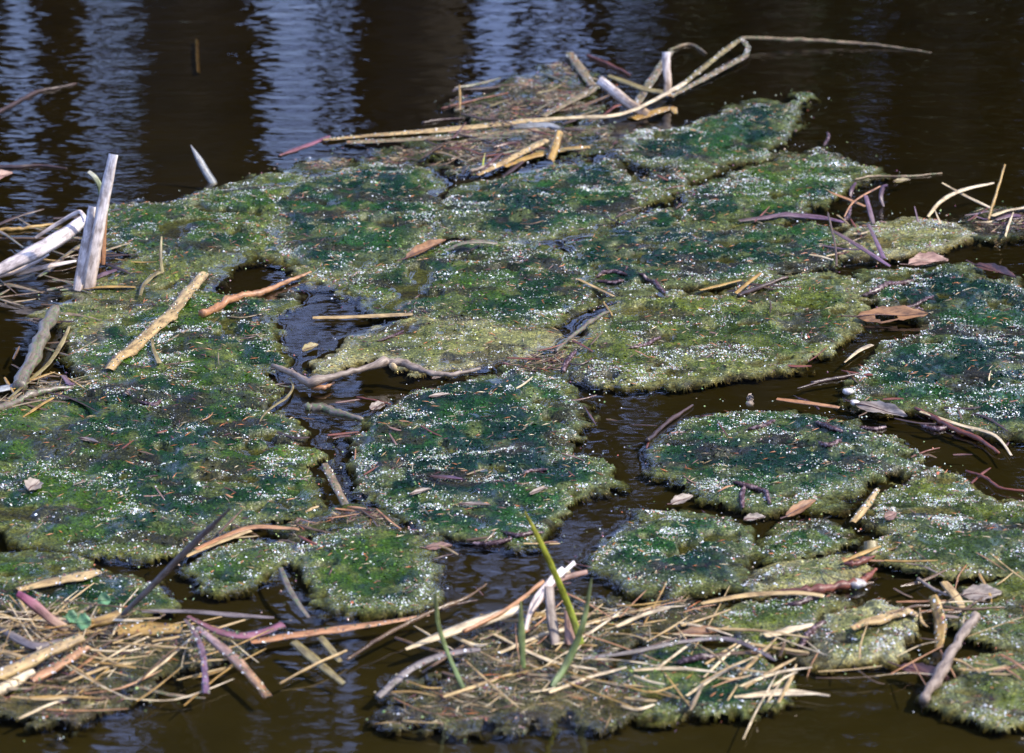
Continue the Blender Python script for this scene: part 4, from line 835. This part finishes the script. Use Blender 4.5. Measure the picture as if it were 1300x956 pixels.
blade('straw_stalk', 'strawpale', 'pale straw beside the dark red branched twig', [(1168,522),(1215,538),(1262,552),(1284,578)], [3,4,4,3], 'straw', lift=.005)
blade(G, 'straw', 'tan reed stake between the islet and the peaked mat', [(1082,662),(1098,643),(1114,620)], [8,10,7], RL, lift=.008, camber=.4, crust=25)
blade(G, 'olive', 'square olive reed butt sunk in the gap by the peaked mat', [(1107,712,-.4),(1106,686,1.0)], [17,18], RL, face=(0,-1,.2), clamp=False, camber=.4)
for k, (x, y, r, lb) in enumerate([(1077,497,6,'rounded white pebble shell at the head of the channel'), (1085,511,5,'second white pebble shell just below the first'), (1088,741,8,'white shell beside the red root')]):
    p = S(x, y, .004); th = np.linspace(0, math.pi, 9); rr_ = np.sin(th) * r * MM; zz = -np.cos(th) * r * MM * .7
    V = []; 
    for i in range(9):
        for q in range(12):
            a = 6.283 * q / 12; s = 1 + .12 * math.sin(3 * a + k) + .08 * math.sin(5 * th[i] + a)
            V.append((p.x + rr_[i] * math.cos(a) * 1.25 * s, p.y + rr_[i] * math.sin(a) * s, p.z + zz[i]))
    F = [(i * 12 + q, i * 12 + (q + 1) % 12, (i + 1) * 12 + (q + 1) % 12, (i + 1) * 12 + q) for i in range(8) for q in range(12)]
    o = mesh_np('shell', V, F, M['shell'], attrs={'uvl': ('FLOAT_VECTOR', V), 'tpos': ('FLOAT', np.zeros(len(V)))}); rebase(o); tag(o, lb, 'shell')
# --- catkins
for pts, wpx, lb in [
    ([(758,352),(766,347),(782,345),(796,349)], 8, 'purple catkin curled on the front rim of the broad dark mat'),
    ([(758,357),(775,359),(792,356)], 7, 'catkin lying under the curled one on the dark mat'),
    ([(812,352),(826,357),(838,366),(844,372)], 8, 'catkin hanging over the front rim of the broad dark mat'),
    ([(1095,376),(1115,368),(1140,361),(1160,356)], 10, 'fat purple catkin on the big sparkling mat'),
    ([(1132,399),(1150,400),(1172,393)], 8, 'catkin lying across the leaf with the hole'),
    ([(1150,390),(1168,386),(1185,376)], 7, 'dark catkin between the fat one and the holed leaf'),
    ([(715,472),(720,460),(731,446)], 9, 'reddish catkin at the littered gap beside the yellow green mat'),
    ([(800,442),(820,438),(838,428)], 7, 'dark catkin sunk in the yellow green mat'),
    ([(932,612),(945,616),(968,624),(977,640)], 9, 'purple catkin drooping over the front rim of the oval mat'),
    ([(945,618),(942,630),(943,645)], 8, 'second catkin drooping beside it on the oval mat'),
    ([(1036,536),(1052,542),(1070,548)], 8, 'catkin near the middle of the oval mat'),
    ([(1092,542),(1110,545),(1125,542)], 7, 'catkin near the far end of the oval mat'),
    ([(950,545),(968,541),(984,534)], 7, 'violet catkin on the back half of the oval mat'),
    ([(1040,563),(1052,566),(1068,560)], 8, 'catkin on the front half of the oval mat'),
    ([(600,690),(625,690),(650,684)], 8, 'reddish catkin on the front tip of the bulging mat'),
    ([(640,676),(660,680),(690,676)], 7, 'dull catkin beside it on the front tip of the bulging mat'),
    ([(665,602),(680,598),(696,596)], 6, 'small catkin on the bulge of the mat'),
    ([(480,433),(500,427),(512,420)], 6, 'short dark catkin on the long pale strip'),
    ([(1015,822),(1030,802),(1048,790)], 10, 'shiny violet catkin on the glaring white mat'),
    ([(1000,768),(1015,766),(1042,757)], 8, 'violet catkin on the dull green patch'),
    ([(1066,280),(1075,278),(1080,262)], 8, 'dark red catkin at the tail of the bright green mat'),
    ([(1046,184),(1052,174),(1050,168)], 6, 'dark catkin afloat off the bright green mat'),
    ([(178,510),(196,514),(204,508)], 7, 'dark catkin at the back of the wide algae field'),
    ([(860,842),(885,836),(912,834)], 10, 'dark glistening catkin on the half covered green lump'),
    ([(1012,505),(1030,512),(1040,520)], 5, 'thin dark catkin at the back rim of the oval mat'),
    ([(1170,540),(1190,545),(1210,540)], 9, 'dark catkin on the leaf litter beside the red branched twig'),
  ]: catkin(lb, pts, wpx)
# --- near edge: blades that stand out
blade('grass_blade', 'green', 'tall yellow green grass blade rising from the straw heap', [(738,818,.6),(722,770,4.0),(700,718,8.6),(682,680,12),(666,649,14.6)], [8,8,7,6,2], 'grass', face=CAMF, clamp=False, jit=.02)
blade('grass_blade', 'greengrey', 'green grass blade crossing the foot of the tall one', [(702,872,.5),(722,838,2.2),(738,800,5),(746,765,7.5),(751,734,10)], [7,9,7,5,2], 'grass', face=CAMF, clamp=False, jit=.02)
blade('grass_blade', 'greengrey', 'short greyish grass blade upright in the straw heap', [(664,848,.5),(662,800,4),(661,763,7)], [6,8,2], 'grass', face=CAMF, clamp=False)
blade('grass_blade', 'greengrey', 'thin dark grass stem in front of the squarish mat', [(588,874,.5),(568,828,3.6),(556,790,6.6),(553,752,10)], [6,5,5,4], 'grass', face=CAMF, clamp=False)
blade(G, 'purplegrey', 'long dark blade slanting up across the small oval mat', [(150,786,.5),(195,742,4.5),(240,696,9),(265,672,11.4),(292,646,14)], [6,9,10,8,2], RL, face=CAMF, clamp=False, jit=.01, camber=.3)
blade(G, 'magenta', 'leaf tipped bright magenta standing in the straw', [(86,800,.6),(65,786,1.8),(42,767,3.4),(22,753,4.8)], [10,12,12,8], RL, face=(.2,-1,.7), clamp=False)
blade(G, 'purplegrey', 'dark purple wet blade lying over the open black water', [(180,776,1.0),(240,776,1.2),(290,780,1.0),(348,784,.6)], [5,6,7,3], RL, face=(0,-.6,1), clamp=False)
blade(G, 'pink', 'rosy purple blade curved under the dark one', [(238,782,1.2),(280,802,1.0),(318,806,.9),(360,792,.8)], [5,8,10,9], RL, face=(0,-.5,1), clamp=False, crust=30)
blade(G, 'purple', 'violet blade hanging towards the open water in front', [(236,786,1.4),(250,808,1.6),(258,832,1.6),(262,880,.8)], [5,7,9,9], RL, face=(.4,-.8,.8), clamp=False, crust=40)
blade(G, 'lilacrust', 'broad blade, lilac at one end and orange at the other', [(250,796,1.4),(282,822,1.3),(310,848,1.0),(340,884,.6)], [9,13,14,10], RL, face=(0,-.6,1), clamp=False, camber=.3, crust=50)
blade(G, 'rust', 'long rusty straw below the squarish mat', [(318,814),(370,806),(430,798),(500,788),(545,780)], [6,8,8,5,3], RL, lift=.006, crust=60)
stick('twig', 'wetbrown', 'branching brown twig end jutting over the black water', [(440,838,.6),(490,806,1.0),(545,778,1.3),(590,760,1.5),(618,741,1.7)], [4,6,6,5,2], 'twig', clamp=False)
stick('twig', 'darktwig', 'short side shoot of brown twig over the black water', [(560,774,1.3),(585,766,1.2),(606,762,1.2)], [4,4,2], 'twig', clamp=False)
blade(G, 'olive', 'olive straw sloping into the black water below the rusty straw', [(372,814,.9),(400,838,.6),(436,868,.1)], [9,11,6], RL, face=(0,-.6,1), clamp=False)
blade(G, 'olive', 'short tan straw beside the olive one in the black water', [(406,808,.9),(418,822,.6),(432,840,.2)], [7,9,6], RL, face=(0,-.6,1), clamp=False)
stick('twig', 'straw', 'thin arched stalk over the black water', [(355,868,.3),(395,846,.9),(440,826,.9)], [3,4,3], 'twig', clamp=False)
blade(G, 'strawpale', 'long cream straw pointing out from the straw heap', [(515,824,.8),(560,806,1.2),(610,788,1.6),(662,772,1.9)], [3,10,13,11], RL, face=(0,-.6,1), clamp=False, jit=.02)
stick('twig', 'rust', 'slim rusty stalk above the cream straw', [(588,802,1.4),(640,776,1.9),(690,738,2.5)], [5,6,6], 'twig', clamp=False)
blade(G, 'pale', 'frayed whitish reed end raised over the straw heap', [(668,800,1.4),(676,770,3.0),(698,740,4.4),(716,722,5.0)], [5,8,9,8], RL, face=CAMF, clamp=False, jit=.12)
blade(G, 'pale', 'split sliver of the frayed whitish end', [(676,776,2.8),(700,742,4.4),(730,714,5.3)], [3,6,7], RL, face=CAMF, clamp=False, jit=.15)
blade(G, 'strawpale', 'tan sliver splitting off below the frayed end', [(664,805,1.2),(680,762,3.2),(708,732,4.6),(724,726,4.8)], [3,4,5,3], RL, face=CAMF, clamp=False, jit=.15)
blade(G, 'leafpink', 'pinkish reed strip beside the frayed end', [(672,782,2.0),(705,740,4.0),(746,726,4.2)], [6,8,6], RL, face=CAMF, clamp=False)
blade(G, 'greywood', 'brownish upright reed piece under the frayed end', [(706,818,.6),(700,780,2.6),(697,744,4.4)], [12,13,10], RL, face=CAMF, clamp=False)
blade(G, 'leafpink', 'dull pink reed piece standing at the foot of the grass', [(726,818,.5),(722,775,3.2)], [14,12], RL, face=CAMF, clamp=False)
blade(G, 'purplegrey', 'lilac grey stem bowing along the front of the straw heap', [(480,884,.4),(520,850,1.2),(560,832,1.6),(610,824,1.5)], [9,10,9,6], RL, face=(0,-.6,1), clamp=False, crust=40)
blade(G, 'purplegrey', 'long thin lilac stalk lying across the green lump', [(740,836,1.2),(800,828,1.4),(870,814,1.4),(930,812,1.3),(985,838,.9)], [4,6,6,6,5], RL, face=(0,-.6,1), clamp=False, crust=50)
stick('twig', 'greywood', 'grey stick leaning in the water beside the glaring mat', [(1172,890,.2),(1198,846,1.0),(1218,810,1.7),(1238,782,2.2)], [15,14,13,13], 'twig', clamp=False, knots=(.35,))
blade(G, 'ochre', 'amber reed butt upright between the glaring mat and the grey stick', [(1192,822,.2),(1194,795,1.4),(1190,775,2.4),(1184,756,3.4)], [12,15,16,7], RL, face=(-.3,-1,.3), clamp=False, camber=.1, jit=.14, crust=40)
blade(G, 'straw', 'tan stalk lying over the glaring white mat', [(1080,796),(1110,784),(1140,776),(1166,780)], [8,11,9,6], RL, lift=.006, camber=.4, crust=50)
blade(G, 'straw', 'short tan reed strip behind the grey stick', [(1198,738,1.2),(1212,755,1.0),(1222,772,.6)], [9,11,7], RL, face=(0,-.6,1), clamp=False)
stick('twig', 'greywood', 'thin grey twig over the dark hole by the amber butt', [(1166,735),(1185,748),(1204,756)], [5,5,3], 'twig', lift=.006)
stick('twig', 'wetbrown', 'thin brown twig across the dark hole by the amber butt', [(1130,780),(1180,770),(1225,774),(1275,772)], [3,5,4,3], 'twig', lift=.006)
stick('root', 'redroot', 'shaggy red root lying between the low ledge and dull green patch', [(985,752),(1030,750),(1070,744),(1098,736),(1112,722)], [9,12,12,9,4], 'root', bump=.3, lift=.004)
stick('root', 'redroot', 'thinner red root above the shaggy one', [(1072,716),(1090,716),(1110,706)], [5,8,5], 'root', bump=.3, lift=.004)
leaf('leafdark', 'dark plum leaf across the foot of the grey stick', (1142,846), (1206,862), 9, curl=.3, lift=.003)
leaf('leafbrown', 'reddish bark flake at the edge of the green lump', (858,806), (922,800), 7, curl=.3, lift=.004, petiole=False, name='bark_flake', cat='bark')
blade(G, 'straw', 'yellow straw along the foot of the dull green patch', [(890,766),(950,755),(1010,752),(1046,757)], [4,6,6,4], RL, lift=.005)
blade(G, 'strawpale', 'tan husk stalk on the dull green patch', [(970,806),(1000,800),(1032,792)], [6,8,5], RL, lift=.005)
blade(G, 'straw', 'pale split straw on the thin algae strip', [(22,748),(62,738),(100,730),(126,724)], [6,10,12,6], RL, lift=.004, crust=50)
blade(G, 'rust', 'thin straws along the small oval mat, upper one', [(248,697),(290,678),(325,668),(380,672)], [4,6,6,3], RL, lift=.005)
blade(G, 'straw', 'tan straw under the upper one along the small oval mat', [(236,706),(280,686),(318,673)], [4,6,4], RL, lift=.004)
blade(G, 'mossy', 'mossy reed standing in the seam left of the bulging mat', [(412,588,1.2),(424,612,.9),(438,640,.6)], [8,11,9], RL, face=(0,-.6,1), clamp=False, crust=40)
blade(G, 'greybrown', 'brown stem hooked beside the squarish mat', [(356,720,1.4),(366,745,1.2),(378,765,.8),(392,784,.5)], [6,7,6,4], RL, face=(0,-.7,1), clamp=False)
blade(G, 'straw', 'thick orange straw pointing out of the near heap', [(-30,866,1.0),(20,846,1.5),(60,826,1.8),(104,806,2.0)], [13,15,15,12], RL, face=(0,-.6,1), clamp=False, camber=.4, crust=60)
blade(G, 'rust', 'rust straw below the thick orange one', [(40,862,.9),(70,845,1.2),(112,820,1.4)], [10,12,8], RL, face=(0,-.6,1), clamp=False, camber=.4, crust=50)
blade(G, 'strawpale', 'shiny wet pale stem at the bottom of the near heap', [(-30,886,.5),(10,868,.8),(42,850,1.0)], [14,15,10], RL, face=(0,-.6,1), clamp=False, camber=.4)
blade(G, 'ochre', 'flat golden reed piece behind the violet blade', [(150,800,.9),(190,798,1.0),(232,798,1.0)], [14,17,12], RL, face=(0,-.6,1), clamp=False, crust=60)
blade(G, 'ochre', 'short golden reed butt at the foot of the dark blade', [(112,790,1.0),(135,784,1.4),(152,778,1.6)], [12,14,12], RL, face=(0,-.6,1), clamp=False, camber=.4)
blade(G, 'purplegrey', 'greyish bow shaped wet reed at the side of the near heap', [(0,797,1.0),(25,812,1.1),(48,820,1.1),(78,812,1.1)], [9,12,10,5], RL, face=(0,-.6,1), clamp=False)
for k, (x, y, sz, lb, off) in enumerate([(132,762,9,'lone round green cress leaf on the dark algae strip', 0), (106,790,10,'larger green cress leaf beside the magenta blade', 1), (91,783,8,'bright small cress leaf behind the larger one', 2)]):
    leaf('cress', lb, (x - sz, y + 1, 1.4), (x + sz, y - 1, 1.5), sz * .95, curl=.1, name='cress_leaf', cat='seedling', blunt=1.0, seed=k, tilt=.75)

# --- loose straws, too many to tell apart by anything but their place
def heap(n, boxes, label, group, mats, lpx=(30, 110), wpx=(2, 6), ang=(0, 0.5), lift=(.001, .007), nm='straw_stalk', seed=1, drop=.3):
    rr = random.Random(seed)
    for k in range(n):
        x0, y0, x1, y1 = rr.choice(boxes); x, y = rr.uniform(x0, x1), rr.uniform(y0, y1)
        a = rr.gauss(*ang); l = rr.uniform(*lpx); b = rr.gauss(0, .13) * l; w = rr.uniform(*wpx)
        dx, dy = math.cos(a) * l / 2, -math.sin(a) * l / 2 * 0.62
        z = rr.uniform(*lift) * 100; z2 = max(.05, z + rr.gauss(0, drop)); hb = max(Hat(*P(x, y, 0)[:2]), 0) * 100
        pts = [(x - dx, y - dy, hb + z), (x + dy * b / l, y + b * .4, hb + (z + z2) / 2), (x + dx, y + dy, hb + z2)]
        blade(nm, rr.choice(mats), label, pts, [w * .7, w, w * .9, w * .4], 'straw', face=(rr.gauss(0, .3), -.5, 1), clamp=False, group=group, per=5, camber=rr.uniform(.05, .6), jit=.1)
heap(66, [(-20,790,300,866),(-20,820,240,900),(0,776,150,800)], 'loose dry straw in the heap among the purple blades', 'loose straws among the purple blades', ['straw','ochre','rust','wetbrown','strawpale','mossy','straw','ochre'], seed=3, ang=(0.1, .6), wpx=(1.5,5), lpx=(40,150))
heap(58, [(540,795,960,866),(640,775,960,835),(490,845,900,905),(900,800,1000,895)], 'loose dry straw in the heap around the green grass blades', 'loose straws around the grass blades', ['straw','strawpale','strawpale','wetbrown','strawpale','straw','straw','mossy','ochre'], seed=4, ang=(0.15, .55), wpx=(1.5,5.5), lpx=(40,150))
heap(26, [(1150,720,1290,790),(1090,690,1180,760),(1200,830,1290,870)], 'thin straw bit around the dark hole by the grey stick', 'straw bits round the dark hole', ['straw','wetbrown','rust','greywood','ochre'], seed=5, lpx=(20,70), wpx=(2,5), ang=(0, .9))
heap(20, [(380,640,500,670),(230,660,400,690),(540,680,720,700)], 'thin brown straw bit in the seams between the near mats', 'straw bits in the seams', ['wetbrown','rust','straw','redroot'], seed=6, lpx=(20,60), wpx=(1.5,4), ang=(0, .6), lift=(.001, .004))
heap(26, [(-20,300,110,380),(-10,480,95,520),(110,300,220,360)], 'brown sodden straw bit around the white broken reeds', 'sodden straws by the white reeds', ['wetbrown','mossy','ochre','darktwig','greybrown'], seed=8, lpx=(25,80), wpx=(2,5), ang=(.1, .5), lift=(.0005, .005))
heap(34, [(540,150,770,205),(600,95,760,160),(520,180,660,215)], 'sodden reed bit in the scum at the back', 'sodden reed bits in the scum', ['wetbrown','mossy','redroot','darktwig','greybrown','olive'], seed=9, lpx=(18,70), wpx=(2,5), ang=(.2, .5), lift=(.0005, .004))
heap(16, [(1235,258,1300,288),(1040,275,1110,335)], 'thin dark stalk in the scum by the sandy bar', 'stalks by the sandy bar', ['wetbrown','strawpale','purple','redroot','straw'], seed=10, lpx=(20,60), wpx=(1.5,4), ang=(.1, .6), lift=(.001, .006))
heap(18, [(640,430,760,470),(880,355,1000,375),(340,440,380,520),(1130,505,1260,560)], 'dark stalk bit in the hollows between the middle mats', 'stalk bits between the middle mats', ['wetbrown','darktwig','redroot','greybrown'], seed=12, lpx=(18,60), wpx=(1.5,4), ang=(.1, .5), lift=(.0005, .004))
heap(30, [(100,480,350,640),(450,480,740,660),(840,520,1120,630),(1120,420,1290,530),(740,380,1060,470)], 'small brown stem fragment scattered over the green mats', 'stem fragments on the mats', ['rust','leafpink','strawpale','redroot','wetbrown'], seed=13, lpx=(10,32), wpx=(1.5,3), ang=(0, .8), lift=(.002, .004), drop=.05)
heap(44, [(-20,785,330,872),(0,770,160,800)], 'hair thin dry stalk in the heap among the purple blades', 'thin stalks among the purple blades', ['straw','strawpale','ochre','wetbrown'], seed=21, ang=(0.1, .8), wpx=(1,2.4), lpx=(30,150), nm='dry_stalk', lift=(.002,.011))
heap(40, [(520,790,960,920),(640,765,900,830)], 'hair thin dry stalk in the heap around the green grass blades', 'thin stalks around the grass blades', ['straw','strawpale','ochre','rust'], seed=22, ang=(0.15, .75), wpx=(1,2.4), lpx=(30,150), nm='dry_stalk', lift=(.002,.011))
heap(24, [(1000,700,1290,860)], 'hair thin dry stalk around the grey stick and amber butt', 'thin stalks by the grey stick', ['straw','strawpale','wetbrown','rust'], seed=23, ang=(0, .9), wpx=(1,2.2), lpx=(20,90), nm='dry_stalk', lift=(.002,.012))
heap(40, [(110,395,360,480),(0,520,400,690),(450,480,740,680),(590,215,1050,350)], 'tiny dark plant fragment lying on the algae', 'dark fragments on the mats', ['wetbrown','darktwig','redroot','mossy','greybrown'], seed=31, lpx=(10,40), wpx=(1.2,3), ang=(0.1, .7), lift=(.001, .003), nm='plant_fragment', drop=.05)
heap(36, [(0,270,140,380),(20,380,100,500),(-10,330,110,420)], 'sodden dark reed fragment in the water around the white reeds', 'dark fragments by the white reeds', ['wetbrown','darktwig','mossy','greybrown','ochre'], seed=32, lpx=(20,90), wpx=(1.5,5), ang=(.1, .5), lift=(.0003, .003), nm='plant_fragment', drop=.1)
heap(30, [(330,500,470,560),(740,500,830,700),(1000,420,1110,520),(560,690,740,760),(1150,560,1300,620)], 'dark fragment afloat in the channels between the mats', 'fragments in the channels', ['wetbrown','darktwig','redroot','leafdark'], seed=33, lpx=(10,45), wpx=(1.5,4), ang=(.1, .6), lift=(.0003, .002), nm='plant_fragment', drop=.05)
heap(22, [(590,95,780,215),(520,150,700,215)], 'dark reed fragment in the scum under the crossed stubs', 'dark fragments in the scum', ['wetbrown','darktwig','mossy','redroot','leafdark'], seed=34, lpx=(20,90), wpx=(2,6), ang=(.2, .45), lift=(.002, .006), nm='plant_fragment', drop=.2)
